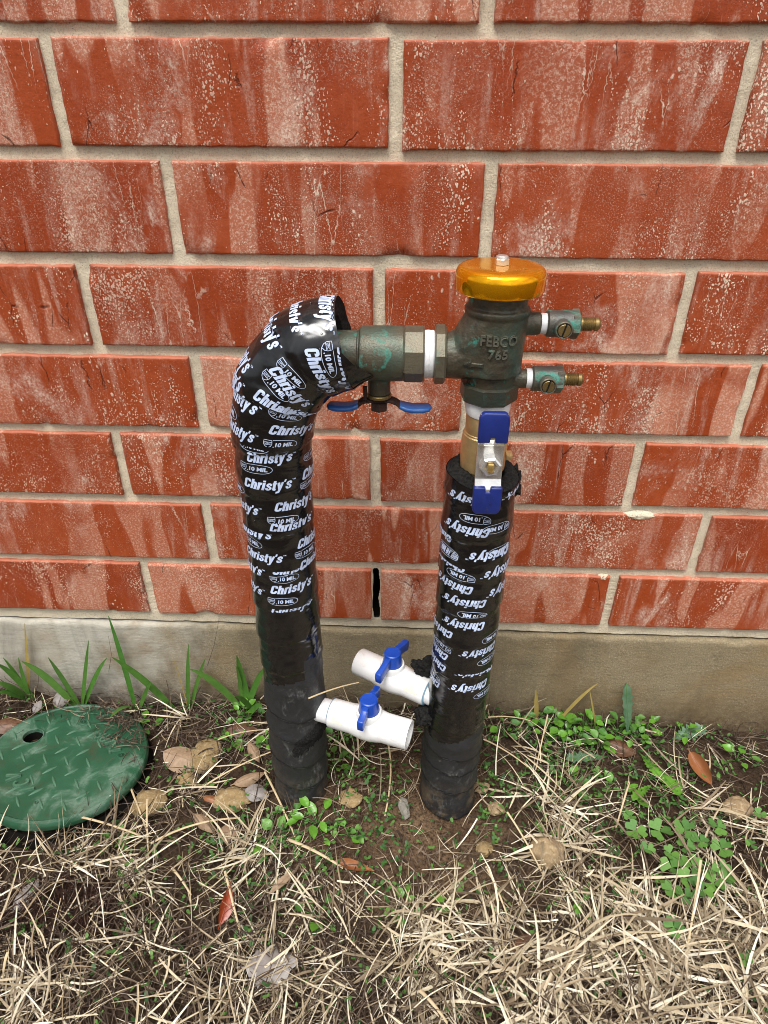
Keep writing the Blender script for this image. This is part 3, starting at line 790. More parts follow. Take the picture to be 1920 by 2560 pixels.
# ---- printing on the tape
def template_name():
    w = .20
    G = dict(C=([([(.42, .66), (.42, .80), (.37, .885), (.26, .9), (.15, .885), (.1, .80), (.1, .5), (.1, .20), (.15, .115), (.26, .1), (.37, .115), (.42, .20), (.42, .36)], w)], .57),
             h=([([(.1, 0), (.1, 1.02)], w), ([(.1, .52), (.15, .65), (.25, .685), (.34, .64), (.36, .54), (.36, 0)], w)], .51),
             r=([([(.1, 0), (.1, .78)], w), ([(.1, .50), (.15, .63), (.22, .68), (.31, .685)], w)], .345),
             i=([([(.1, 0), (.1, .78)], w), ([(.1, .86), (.1, 1.03)], w)], .25),
             s=([([(.36, .50), (.355, .61), (.29, .685), (.18, .685), (.115, .60), (.13, .50), (.24, .41), (.33, .32), (.36, .22), (.32, .125), (.22, .09), (.13, .12), (.09, .20), (.09, .30)], .165)], .47),
             t=([([(.14, .98), (.14, .2), (.17, .11), (.29, .085)], w), ([(.0, .70), (.30, .70)], .15)], .33),
             y=([([(.09, .78), (.235, .05)], .19), ([(.39, .78), (.215, -.10), (.15, -.20), (.01, -.205)], .18)], .46),
             q=([([(.10, 1.02), (.07, .76)], .14)], .19))
    parts = []; x = 0; lay = 0
    for ch in 'Christyqs':
        gl, adv = G[ch]
        for path, wd in gl:
            P = np.array(path); 
            if len(P) > 3: P = cr(P, 26)
            sV, sF = strip([tuple(p) for p in P], wd)
            lay += 1; sV = sV.copy(); sV[:, 0] += x; sV[:, 2] = (lay % 2)*.00003; parts.append((sV, sF))
        x += adv
    V, F = join(*parts); V = np.array(V); V[:, 0] += V[:, 1]*.24
    H_ = .0080; V[:, 0] = (V[:, 0]-x/2-.1)*H_*1.26; V[:, 1] = (V[:, 1]-.42)*H_
    V2, F2 = text_2d("TM", 1, 0, .01, 1.0); V2 = fit(V2, .0024, .0011); V2[:, 0] += .0198; V2[:, 1] += .0032
    return join((V, F), (V2, F2))
def template_mil():
    V, F = text_2d("10 MIL", 1, .12, .040, 1.0); V = fit(V, .0132, .0037); V[:, 0] += .0022
    t = np.linspace(0, 2*PI, 56, endpoint=False)
    ring = [(.0120*np.sign(math.cos(a))*abs(math.cos(a))**.8, .0038*np.sign(math.sin(a))*abs(math.sin(a))**.9) for a in t]
    oval = strip(ring, .00034, True)
    sh = [(-.0122, .0034), (-.0068, .0034), (-.0066, .0004), (-.0074, -.0014), (-.0094, -.0026), (-.0114, -.0014), (-.0124, .0004)]
    shp = []
    for i in range(len(sh)):
        a, b = sh[i], sh[(i+1) % len(sh)]
        shp += [(a[0]+(b[0]-a[0])*f, a[1]+(b[1]-a[1])*f) for f in (0, .33, .66)]
    shield = strip(shp, .00036, True)
    bar1 = strip([(-.0123, .0018), (-.0095, .0018), (-.0067, .0018)], .0003); bar2 = strip([(-.0123, -.0002), (-.0095, -.0002), (-.0067, -.0002)], .0003)
    U, UF = text_2d("UPC", 1, 0, .02, 1.1); U = fit(U, .0040, .0013); U[:, 0] -= .0095; U[:, 1] += .0008
    # the oval stops at the shield
    ov = [f for f in oval[1]]; OV = oval[0]
    ov = [f for f in ov if not (-.0128 < np.mean([OV[i][0] for i in f]) < -.0064 and np.mean([OV[i][1] for i in f]) > -.0024)]
    dot = [(-.0056+.00045*math.cos(a), -.0019+.00045*math.sin(a), 0) for a in np.linspace(0, 2*PI, 9)[:-1]]
    return join((V, F), (OV, ov), shield, bar1, bar2, (U, UF), (dot, [tuple(range(8))]))
TC = refine(*template_name(), .0019); TM_ = refine(*template_mil(), .0019)
def print_on(side, items, parent, edge):
    V = []; F = []
    for (kind, s0, p0, tilt, sc, lo, hi) in items:
        bm = (TC if kind == 'C' else TM_).copy()
        for co, nrm, lim in (((0, lo, 0), (0, -1, 0), lo), ((0, hi, 0), (0, 1, 0), hi)):
            if abs(lim) < .009:
                bmesh.ops.bisect_plane(bm, geom=list(bm.verts)+list(bm.edges)+list(bm.faces), plane_co=co, plane_no=nrm, clear_outer=True)
        bm.verts.index_update()
        uv = np.array([v.co[:2] for v in bm.verts]); up_ = np.array([v.co.z for v in bm.verts])
        if len(uv):
            c, s_ = math.cos(tilt), math.sin(tilt)
            du = (uv[:, 0]*c-uv[:, 1]*s_)*sc; dv = (uv[:, 0]*s_+uv[:, 1]*c)*sc
            rr = .0268 if not (side == 'L' and s0 > .46) else .031
            phi = p0+du/rr; s = s0+dv
            P = surf(side, s, phi, .0)
            P = wrinkle(P, side)
            S_ = RL if side == 'L' else RR
            cx = np.interp(s, S_[4], S_[0]); cz = np.interp(s, S_[4], S_[1])
            d = P-np.stack([cx, np.full_like(cx, YP), cz], 1); d /= np.linalg.norm(d, axis=1)[:, None]
            P = P+d*(.00030+up_[:, None])
            b = len(V); V += list(P)
            smax = S_[4][-1]+(top_R(phi) if side == 'R' else 0)-.001
            for f in bm.faces:
                ids = [v.index for v in f.verts]
                if all(s[i] < (smax[i] if side == 'R' else smax) for i in ids): F.append(tuple(i+b for i in ids))
        bm.free()
    o = mk('tape_print', V, F, M['print'], parent, False); return o
#PRINT-TABLE
PRINT_L = [('C', 0.5083, 0.583, -0.03, 0.97, -0.0200, 0.0012), ('M', 0.5017, 0.352, -0.04, 0.97, -0.0200, 0.0200), ('C', 0.4886, 0.663, -0.02, 0.97, -0.0200, 0.0200), ('C', 0.4995, -0.844, -0.04, 0.97, -0.0200, 0.0200), ('C', 0.4798, -0.804, -0.04, 0.97, -0.0200, 0.0200), ('M', 0.4776, 0.372, -0.02, 0.97, -0.0022, 0.0200), ('C', 0.4645, 0.091, 0.02, 0.97, -0.0200, 0.0200), ('M', 0.4557, -0.292, 0.01, 0.97, -0.0200, 0.0200), ('C', 0.4426, -0.010, 0.01, 0.97, -0.0200, 0.0200), ('M', 0.4579, 1.491, -0.03, 0.97, -0.0200, 0.0200), ('C', 0.4448, 1.624, -0.01, 0.97, -0.0200, 0.0200), ('M', 0.4360, 1.330, -0.03, 0.97, -0.0200, 0.0200), ('C', 0.4229, 0.799, -0.04, 0.97, -0.0200, 0.0200), ('M', 0.4119, 0.352, -0.04, 0.97, -0.0200, 0.0200), ('C', 0.4053, 0.618, -0.03, 0.97, -0.0025, 0.0200), ('C', 0.4185, -1.001, 0.02, 0.97, -0.0200, 0.0200), ('C', 0.3988, -0.679, 0.02, 0.97, -0.0200, 0.0010), ('M', 0.3878, -0.787, 0.01, 0.97, -0.0200, 0.0200), ('C', 0.3768, -0.437, 0.01, 0.97, -0.0200, 0.0200), ('C', 0.3856, 1.363, -0.03, 0.97, -0.0200, 0.0200), ('M', 0.3768, 1.029, -0.03, 0.97, -0.0200, 0.0200), ('C', 0.3659, 1.363, 0.00, 0.97, -0.0200, 0.0200), ('C', 0.3659, 0.578, 0.01, 0.97, -0.0200, -0.0008), ('M', 0.3571, 0.231, 0.02, 0.97, -0.0200, 0.0200), ('C', 0.3615, -1.101, 0.02, 0.97, -0.0200, 0.0200), ('C', 0.3418, -1.182, -0.04, 0.97, -0.0200, 0.0200), ('C', 0.3462, 0.437, -0.00, 0.97, -0.0200, 0.0200), ('M', 0.3352, 0.111, 0.00, 0.97, -0.0200, 0.0200), ('C', 0.3265, 0.417, -0.01, 0.97, -0.0200, 0.0008), ('M', 0.4886, -1.208, -0.04, 0.97, -0.0200, 0.0200), ('M', 0.4732, -0.283, -0.01, 0.97, -0.0200, -0.0008), ('M', 0.4338, -1.169, -0.04, 0.97, -0.0200, 0.0200), ('C', 0.5609, -1.166, 0.02, 0.97, -0.0200, 0.0200), ('M', 0.5675, -1.157, 0.02, 0.97, -0.0200, 0.0200), ('C', 0.5455, -1.307, -0.01, 0.97, -0.0010, 0.0200), ('C', 0.5346, -1.287, -0.03, 0.97, -0.0200, 0.0200), ('C', 0.5149, -1.408, 0.02, 0.97, -0.0200, 0.0200), ('C', 0.5499, 0.221, -0.00, 0.97, -0.0200, 0.0200), ('M', 0.5587, -0.010, 0.02, 0.97, -0.0200, 0.0200), ('M', 0.5324, -0.070, 0.02, 0.97, -0.0200, 0.0200), ('C', 0.5236, 0.140, -0.22, 0.97, -0.0200, 0.0200), ('M', 0.5193, -0.131, -0.15, 0.97, -0.0200, 0.0200), ('C', 0.5083, 0.140, -0.00, 0.97, -0.0200, 0.0200), ('C', 0.5675, 0.321, -0.02, 0.97, -0.0200, -0.0005), ('C', 0.5061, -1.367, -0.04, 0.97, -0.0200, 0.0200), ('M', 0.5214, -1.993, -0.03, 0.97, -0.0200, 0.0200), ('M', 0.5039, -1.329, 0.02, 0.97, -0.0200, 0.0200)]
PRINT_R = [('C', 0.4330, -0.347, 3.10, 0.97, -0.0200, 0.0200), ('C', 0.4347, 1.302, 3.10, 0.97, -0.0200, 0.0200), ('M', 0.4176, -0.191, 3.15, 0.97, -0.0200, 0.0200), ('C', 0.4072, -0.428, 3.12, 0.97, -0.0200, 0.0200), ('M', 0.4090, 0.473, 3.15, 0.97, -0.0200, 0.0200), ('C', 0.3935, -1.504, 3.14, 0.97, -0.0200, 0.0200), ('M', 0.3815, -1.008, 3.13, 0.97, -0.0200, 0.0200), ('C', 0.3849, 0.417, 3.19, 0.97, -0.0200, 0.0200), ('M', 0.3866, 0.734, 3.11, 0.97, -0.0200, 0.0200), ('C', 0.3729, -0.960, 3.13, 0.97, 0.0010, 0.0200), ('M', 0.3643, -0.453, 3.11, 0.97, -0.0200, 0.0200), ('C', 0.3677, 0.880, 3.15, 0.97, -0.0200, 0.0200), ('C', 0.3523, -0.719, 3.12, 0.97, -0.0200, 0.0200), ('C', 0.3471, 1.141, 3.13, 0.97, -0.0200, 0.0200), ('C', 0.3385, -0.272, 3.17, 0.97, -0.0200, 0.0200), ('M', 0.3265, 0.030, 3.12, 0.97, -0.0200, 0.0200), ('C', 0.3145, -0.211, 3.15, 0.97, -0.0200, 0.0200), ('C', 0.3007, -1.182, 3.18, 0.97, -0.0200, 0.0200), ('M', 0.2835, -0.968, 3.10, 0.97, -0.0200, 0.0200), ('C', 0.2749, -1.282, 3.10, 0.97, -0.0200, 0.0200), ('C', 0.2835, 0.498, 3.11, 0.97, -0.0200, 0.0200), ('M', 0.2973, 0.868, 3.17, 0.97, -0.0200, 0.0200), ('M', 0.2715, 0.807, 3.15, 0.97, -0.0200, 0.0200), ('C', 0.2612, -1.302, 3.12, 0.97, -0.0200, 0.0200), ('M', 0.2423, -1.250, 3.12, 0.97, -0.0200, 0.0200), ('C', 0.2612, 0.457, 3.11, 0.97, 0.0010, 0.0200), ('C', 0.2423, 0.276, 3.14, 0.97, -0.0200, 0.0200), ('M', 0.2303, 0.827, 3.10, 0.97, -0.0200, 0.0200), ('C', 0.2354, -1.484, 3.16, 0.97, -0.0200, 0.0200), ('C', 0.3849, 0.417, 3.18, 0.97, -0.0200, 0.0200), ('M', 0.3798, -1.029, 3.19, 0.97, -0.0200, 0.0200)]
#PRINT-TABLE-END
print_on('L', PRINT_L, wl, .233); print_on('R', PRINT_R, wr, .176)

# ---- shut-off valve between the bend and the body, axis +x
ZV = .4915
def part(name, VF, mat, parent, smooth=True, sharp=R_(32), label=None):
    o = mk(name, *VF, M[mat], parent, smooth, sharp)
    if label: o['label'] = label
    return o
sv = part('shutoff_valve', lathe([(-.052, .0150), (-.0345, .0150), (-.0340, .0158), (-.0330, .0160), (-.0322, .0176), (-.0310, .0182), (-.0120, .0184), (-.0040, .0180), (-.0030, .0172)], (0, YP, ZV), (1, 0, 0), 48), 'bronze_green', BF,
          label='green stained bronze shut-off valve on the left')
hexv = lathe([(-.0035, .0178), (-.0025, .0186), (.0090, .0186), (.0100, .0178)], (0, YP, ZV), (1, 0, 0), 8, rot=PI/8)
part('hex_end', hexv, 'bronze', sv, True, R_(20))
part('bonnet', lathe([(-.0150, .0078), (-.0275, .0078), (-.0285, .0070)], (-.0200, YP, ZV), (0, 0, 1), 28, False), 'bronze', sv)
part('packing_nut', lathe([(-.0285, .0080), (-.0290, .0086), (-.0305, .0086), (-.0310, .0080)], (-.0200, YP, ZV), (0, 0, 1), 24), 'brass_dull', sv)
part('handle_nut', lathe([(-.0345, .0052), (-.0350, .0062), (-.0405, .0062), (-.0410, .0055)], (-.0200, YP, ZV), (0, 0, 1), 6), 'rust', sv, True, R_(25))
def bar_sweep(pts, wd, th, mat, name, parent, taper=True):
    """flat bar along pts with rounded cross-section; pts list of Vector; width along y"""
    V = []; F = []; n = 14; m = len(pts)
    for i, p in enumerate(pts):
        e = 1.0
        if taper and i in (0, m-1): e = .25
        elif taper and i in (1, m-2): e = .85
        t = (pts[min(i+1, m-1)]-pts[max(i-1, 0)]).normalized(); N = Vector((-t.z, 0, t.x))
        for k in range(n):
            a = 2*PI*k/n; ca, sa = math.cos(a), math.sin(a)
            cx = abs(ca)**.6*math.copysign(1, ca); cz = abs(sa)**.6*math.copysign(1, sa)
            V.append(p+Vector((0, cx*wd/2*e, 0))+N*(cz*th/2*e))
    for i in range(m-1):
        for k in range(n): F.append((i*n+k, i*n+(k+1) % n, (i+1)*n+(k+1) % n, (i+1)*n+k))
    F.append(tuple(range(n))); F.append(tuple(reversed(range((m-1)*n, m*n))))
    return part(name, (V, F), mat, parent, True, R_(50))
X0 = -.0200
bar_sweep([Vector((X0+dx, YP, .4582+dz)) for dx, dz in ((-.020, -.0055), (-.016, -.0045), (-.012, -.0012), (-.008, .0002), (0, .0004), (.008, .0002), (.012, -.0014), (.016, -.0046), (.020, -.0055))], .0105, .0026, 'rust', 'handle_plate', sv, False)
for sg in (-1, 1):
    bar_sweep([Vector((X0+sg*dx, YP, .4582+dz)) for dx, dz in ((.0130, -.0022), (.0145, -.0034), (.0190, -.0052), (.0240, -.0060), (.0300, -.0058), (.0350, -.0052), (.0368, -.0052))], .0130, .0042, 'oldgrip', 'handle_grip', sv)
part('handle_stop', lathe([(0, .0014), (.010, .0014)], (X0-.0095, YP-.004, .4595), (0, 0, 1), 10), 'rust', sv)
part('thread_tape', lathe([(.0098, .0150), (.0104, .0158), (.0130, .0160), (.0135, .0157), (.0160, .0158), (.0168, .0152)], (0, YP, ZV), (1, 0, 0), 40), 'ptfe', sv)

# ---- vacuum breaker body
XB = .0563
def conv_hull(pts):
    bm = bmesh.new()
    for p in pts: bm.verts.new(p)
    bmesh.ops.convex_hull(bm, input=bm.verts)
    loose = [v for v in bm.verts if not v.link_faces]
    bmesh.ops.delete(bm, geom=loose, context='VERTS')
    bm.verts.index_update(); V = [v.co.copy() for v in bm.verts]; F = [tuple(v.index for v in f.verts) for f in bm.faces]; bm.free(); return V, F
def ringpts(c, axis, r, n=32):
    a, u, v = frame(axis); return [Vector(c)+(u*math.cos(2*PI*k/n)+v*math.sin(2*PI*k/n))*r for k in range(n)]
hull = conv_hull(ringpts((XB, YP, .5205), (0, 0, 1), .0200)+ringpts((XB, YP, .4815), (0, 0, 1), .0192)+ringpts((XB-.0285, YP, ZV), (1, 0, 0), .0135))
VF = join(hull,
          lathe([(0, .0200), (.0015, .0212), (.0040, .0212), (.0055, .0190), (.0180, .0190)], (XB, YP, .5200), (0, 0, 1), 48),
          lathe([(0, .0158), (-.026, .0158), (-.036, .0150)], (XB, YP, ZV), (1, 0, 0), 40),
          lathe([(0, .0165), (-.0110, .0158)], (XB, YP, .4830), (0, 0, 1), 40),
          lathe([(.012, .0078), (.0280, .0074), (.0285, .0068)], (XB, YP, .5135), (1, 0, 0), 28),
          lathe([(.008, .0070), (.0238, .0066), (.0242, .0060)], (XB, YP, .4755), (1, 0, 0), 28))
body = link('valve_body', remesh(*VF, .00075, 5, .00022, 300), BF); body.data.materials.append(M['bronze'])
body['label'] = 'dark bronze valve body with raised lettering and an arrow'
part('port_nut', lathe([(.0168, .0176), (.0178, .0196), (.0232, .0196), (.0246, .0180)], (0, YP, ZV), (1, 0, 0), 8, rot=PI/8+.12), 'bronze_green', body, True, R_(20))
part('inlet_nut', lathe([(.4735, .0178), (.4725, .0200), (.4625, .0200), (.4612, .0186)], (XB-.0008, YP, 0), (0, 0, 1), 8, rot=.5), 'bronze', body, True, R_(20))
from mathutils.bvhtree import BVHTree
BODY_T = BVHTree.FromPolygons([v.co.copy() for v in body.data.vertices], [tuple(p.vertices) for p in body.data.polygons])
def front_y(x, z):
    h = BODY_T.ray_cast(Vector((x, YP-.06, z)), Vector((0, 1, 0))); return h[0].y if h[0] else YP-.018
def raised(body_txt, wdt, hgt, zc, xc, depth, mat, name, parent):
    V, F = text_2d(body_txt, 1, 0, .022, 1.10, .5); V = fit(V, wdt, hgt); z = V[:, 2]; z = (z-z.min())/(z.max()-z.min())
    P = []
    for v, zz in zip(V, z):
        x = xc + v[0]; P.append((x, front_y(x, zc+v[1])+.0006-depth*zz, zc+v[1]))
    return mk(name, P, F, M[mat], parent, False)
raised('FEBCO', .0235, .0068, .5078, XB+.0005, .0021, 'bronze_dark', 'raised_lettering', body)
raised('765', .0125, .0064, .4990, XB+.0005, .0021, 'bronze_dark', 'raised_lettering', body)
arrow2d = [(-.0068, 0), (-.0018, .0033), (-.0018, .0014), (.0068, .0014), (.0068, -.0014), (-.0018, -.0014), (-.0018, -.0033)]
def arrow():
    V = []; F = []; n = len(arrow2d)
    for lay, (dd, sc) in enumerate(((-.0008, 1.0), (.0010, .96), (.0016, .66))):
        for (a, b) in arrow2d:
            x = XB-.0145+a*sc; z = .4910+b*sc
            V.append((x, front_y(x, z)-dd, z))
    for l in range(2):
        for k in range(n): F.append((l*n+k, l*n+(k+1) % n, (l+1)*n+(k+1) % n, (l+1)*n+k))
    F.append(tuple(range(2*n, 3*n)))
    mk('flow_arrow', V, F, M['bronze'], body, False)
arrow()
part('thread_tape', lathe([(.4505, .0148), (.4520, .0153), (.4560, .0158), (.4600, .0160), (.4625, .0152)], (XB-.0008, YP, 0), (0, 0, 1), 40, wob=.02), 'ptfe', body)
# amber cap
RC = .0283
capo = part('amber_cap', lathe([(.5375, .0180), (.5355, .0262), (.5350, .0276), (.5362, RC), (.5435, RC), (.5462, RC*.988), (.5480, RC*.955), (.5492, RC*.90), (.5497, RC*.80), (.5499, .012), (.5500, .0001)], (XB, YP, 0), (0, 0, 1), 96, False, False), 'cap', BF, True, R_(60), 'round shiny amber cap on top of the valve body')
part('acorn_nut', join(lathe([(.5500, .0040), (.5502, .0046), (.5535, .0046), (.5540, .0042)], (XB, YP, 0), (0, 0, 1), 6, rot=.15), lathe([(.5538, .0041), (.5550, .0039), (.5556, .0030), (.5557, .0001)], (XB, YP, 0), (0, 0, 1), 24)), 'chrome', capo, True, R_(30))
def cap_text(txt, r0, a0, step, size):
    parts = []
    for i, ch in enumerate(txt):
        if ch == ' ': continue
        V, F = text_2d(ch, size, 0, .0, 1, 0)
        a = a0+step*i; c, s = math.cos(a+PI/2), math.sin(a+PI/2)
        P = [(XB+r0*math.cos(a)+c*v[0]-s*v[1], YP+r0*math.sin(a)+s*v[0]+c*v[1], .55015) for v in V]
        parts.append((P, F))
    return join(*parts)
part('etched_lettering', join(cap_text('FEBCO', .0172, R_(-150), R_(13), .0048), cap_text('765', .0172, R_(-65), R_(13), .0048)), 'etched', capo, False)

# ---- test cocks
def test_cock(x0, z, dx, label):
    x = x0
    t = part('test_cock', lathe([(x+.0032, .0076), (x+.0042, .0086), (x+.0130, .0084), (x+.0170, .0088), (x+.0232, .0088), (x+.0240, .0078)], (0, YP, z), (1, 0, 0), 32), 'bronze_dark', BF, label=label)
    part('thread_tape', lathe([(x-.0005, .0066), (x+.0034, .0068)], (0, YP, z), (1, 0, 0), 28, wob=.03), 'ptfe', t)
    part('hex_collar', lathe([(x+.0190, .0086), (x+.0196, .0096), (x+.0236, .0096), (x+.0243, .0086)], (0, YP, z), (1, 0, 0), 6, rot=.3), 'bronze_dark', t, True, R_(25))
    part('screw_boss', lathe([(.004, .0060), (.0125, .0056), (.0132, .0051), (.0128, .0044), (.0120, .0043)], (x+.0128, YP, z-.0004), (0, -1, 0), 28, False, True), 'bronze_dark', t)
    sx, sz, sy = x+.0128, z-.0004, YP-.0122
    slot = []
    for sg in (-1, 1):       # two half discs leave the slot between them
        pts = [(.0006*sg, -.0040)]+[(sg*.0040*math.cos(a), .0040*math.sin(a)) for a in np.linspace(-1.40, 1.40, 12)]+[(.0006*sg, .0040)]
        if sg > 0: pts = pts
        else: pts = pts[::-1]
        ca, sa = math.cos(-.25), math.sin(-.25)
        pts = [(a*ca-b*sa, a*sa+b*ca) for a, b in pts]
        slot.append(prism(pts, 0, .0016, (sx, sy, sz), (1, 0, 0), (0, 0, 1), .0002, 1))
    part('slotted_screw', join(*slot), 'brass_dull', t, True, R_(30))
    prof = [(x+.0240, .0046)]
    for i in range(6): prof += [(x+.0262+i*.00125, .0046), (x+.0268+i*.00125, .0040)]
    prof += [(x+.0340, .0036), (x+.0345, .0044), (x+.0365, .0043), (x+.0380, .0030)]
    part('flare_fitting', lathe(prof, (0, YP, z), (1, 0, 0), 28), 'brass_dull', t)
test_cock(.0852, .5135, 0, 'upper test cock')
test_cock(.0802, .4757, 0, 'lower test cock with green stain')

# ---- brass ball valve under the body, with its lever
bv = part('ball_valve', lathe([(.396, .0150), (.4075, .0150), (.4080, .0162), (.4190, .0166), (.4270, .0166), (.4345, .0158), (.4352, .0150), (.4362, .0150), (.4366, .0144), (.4520, .0144), (.4540, .0136)], (XB-.0006, YP, 0), (0, 0, 1), 48), 'brass', BF, label='sand cast brass ball valve with navy lever')
part('stem_neck', lathe([(.010, .0080), (.0250, .0080), (.0262, .0072)], (XB+.0004, YP, .4275), (0, -1, 0), 28), 'brass', bv)
part('stop_lug', rbox(XB+.0148, YP-.019, .4265, .0045, .007, .0045, .0006), 'brass', bv)
HC = Vector((XB+.0005, YP-.0300, .4270))
def lever():
    yf = HC.y
    def plate(z0, z1, wd, y0, y1, th, mat, name, bev, parent=bv):
        return part(name, rbox(HC.x, (y0+y1)/2, (z0+z1)/2, wd, th, z1-z0, bev, 3), mat, parent, True, R_(40))
    # steel strap, dished in the middle
    ys = [(-.0375, -.0040), (-.0190, -.0040), (-.0130, .0004), (.0130, .0004), (.0190, -.0040), (.0375, -.0040)]
    V = []; F = []
    for (dz, dy) in ys:
        wv = .0092
        for (sx, sy) in ((-wv, -.0011), (wv, -.0011), (wv, .0011), (-wv, .0011)):
            V.append((HC.x+sx, yf+dy+sy, HC.z+dz))
    for i in range(len(ys)-1):
        for k in range(4): F.append((i*4+k, i*4+(k+1) % 4, (i+1)*4+(k+1) % 4, (i+1)*4+k))
    F += [(3, 2, 1, 0), tuple(range(20, 24))]
    bm = bmesh.new(); vv = [bm.verts.new(p) for p in V]; [bm.faces.new([vv[i] for i in f]) for f in F]
    bmesh.ops.recalc_face_normals(bm, faces=bm.faces); bmesh.ops.bevel(bm, geom=list(bm.edges), offset=.0007, segments=2, profile=.5, affect='EDGES')
    me = bpy.data.meshes.new('lever'); bm.to_mesh(me); bm.free(); me.materials.append(M['chrome']); me.polygons.foreach_set('use_smooth', np.full(len(me.polygons), True)); me.set_sharp_from_angle(angle=R_(30))
    link('lever', me, bv)
    for sg in (1, -1):
        w2 = .0100
        out = [(-w2, .0170), (-w2, .0340), (-w2*.93, .0368), (-w2*.70, .0388), (w2*.70, .0388), (w2*.93, .0368), (w2, .0340), (w2, .0170), (.0016, .0170), (.0016, .0208), (-.0016, .0208), (-.0016, .0170)]
        if sg < 0: out = [(a, -b) for a, b in out][::-1]
        part('grip', prism(out, -.0026, .0052, (HC.x, yf-.0040, HC.z), (1, 0, 0), (0, 0, 1), .0012, 3), 'grip', bv, True, R_(45))
    part('lever_nut', lathe([(-.0010, .0074), (.0076, .0074), (.0086, .0062), (.0084, .0044), (.0060, .0040)], (HC.x, yf, HC.z+.0002), (0, -1, 0), 6, rot=.18), 'chrome', bv, True, R_(25))
    part('stem_end', rbox(HC.x, yf-.0075, HC.z+.0002, .0042, .006, .0062, .0008), 'brass_bright', bv)
lever()

# ---- white plastic drain valves near the ground
def drain(start, end, ball, label, lever_down, stickf, stickw):
    S = Vector(start); E = Vector(end); ax = (E-S).normalized(); Ln = (E-S).length; rp = .0135
    h0 = .0
    prof = [(-.020, .0112), (.0125, .0112)]
    d = part('drain_valve', lathe([(.0125, .0112), (.0130, .0130), (.0140, rp), (ball-.016, rp), (ball-.010, .0146), (ball-.004, .0156), (ball+.004, .0156), (ball+.010, .0146), (ball+.016, rp), (Ln-.0008, rp), (Ln, rp*.97), (Ln, .0106), (Ln-.02, .0104), (Ln-.02, .0001)], S, ax, 48, True, False), 'pvc', BF, True, R_(35), label)
    part('nipple', lathe(prof, S, ax, 36), 'ptfe', d)
    part('primer_ring', lathe([(.0118, .0116), (.0127, .0131), (.0130, .0116)], S, ax, 36, False, False), 'pvcblue', d)
    C = S+ax*ball
    part('stem_collar', lathe([(.006, .0118), (.0165, .0118), (.0180, .0112), (.0180, .0096), (.014, .0094)], C, (0, 0, 1), 36), 'pvc', d)
    hd = part('lever_knob', lathe([(.0140, .0088), (.0176, .0088), (.0178, .0093), (.0300, .0082), (.0312, .0078), (.0318, .0068), (.0316, .0060), (.0318, .0001)], C, (0, 0, 1), 36), 'bluepl', d, True, R_(40))
    pr = Vector((-ax.y, ax.x, 0)).normalized()
    if pr.y > 0: pr = -pr              # towards the viewer
    for sg, ln in ((1, lever_down), (-1, lever_down)):
        out = [(.0060, .0300), (.0120, .0298), (ln*.72, .0272), (ln, .0262), (ln+.0010, .0225), (ln, .0150), (ln*.86, .0146), (ln*.72, .0170), (.0130, .0190), (.0060, .0195)]
        o_ = part('lever_arm', prism(out, -.0029, .0058, C, pr*sg, (0, 0, 1), .0009, 2), 'bluepl', d, True, R_(40))
    # yellowed sticker residue on the barrel facing up and out
    a, u, v = frame(ax); V = []; F = []; n = 9
    up_ang = math.atan2(Vector((0, -.75, .66)).dot(v), Vector((0, -.75, .66)).dot(u))
    for i in range(2):
        for k in range(n):
            t = up_ang+(k/(n-1)-.5)*1.0; V.append(S+ax*(stickf+i*stickw)+(u*math.cos(t)+v*math.sin(t))*(rp+.00015))
    for k in range(n-1): F.append((k, k+1, n+k+1, n+k))
    part('label_residue', (V, F), 'glue', d)
drain((-.0760, -.1330, .1495), (.0089, -.1593, .1495), .050, 'front white plastic drain valve on the left pipe', .0225, .0175, .011)
drain((.0370, -.1230, .1590), (-.0424, -.0795, .1590), .052, 'rear white plastic drain valve on the right pipe', .0270, .020, .013)

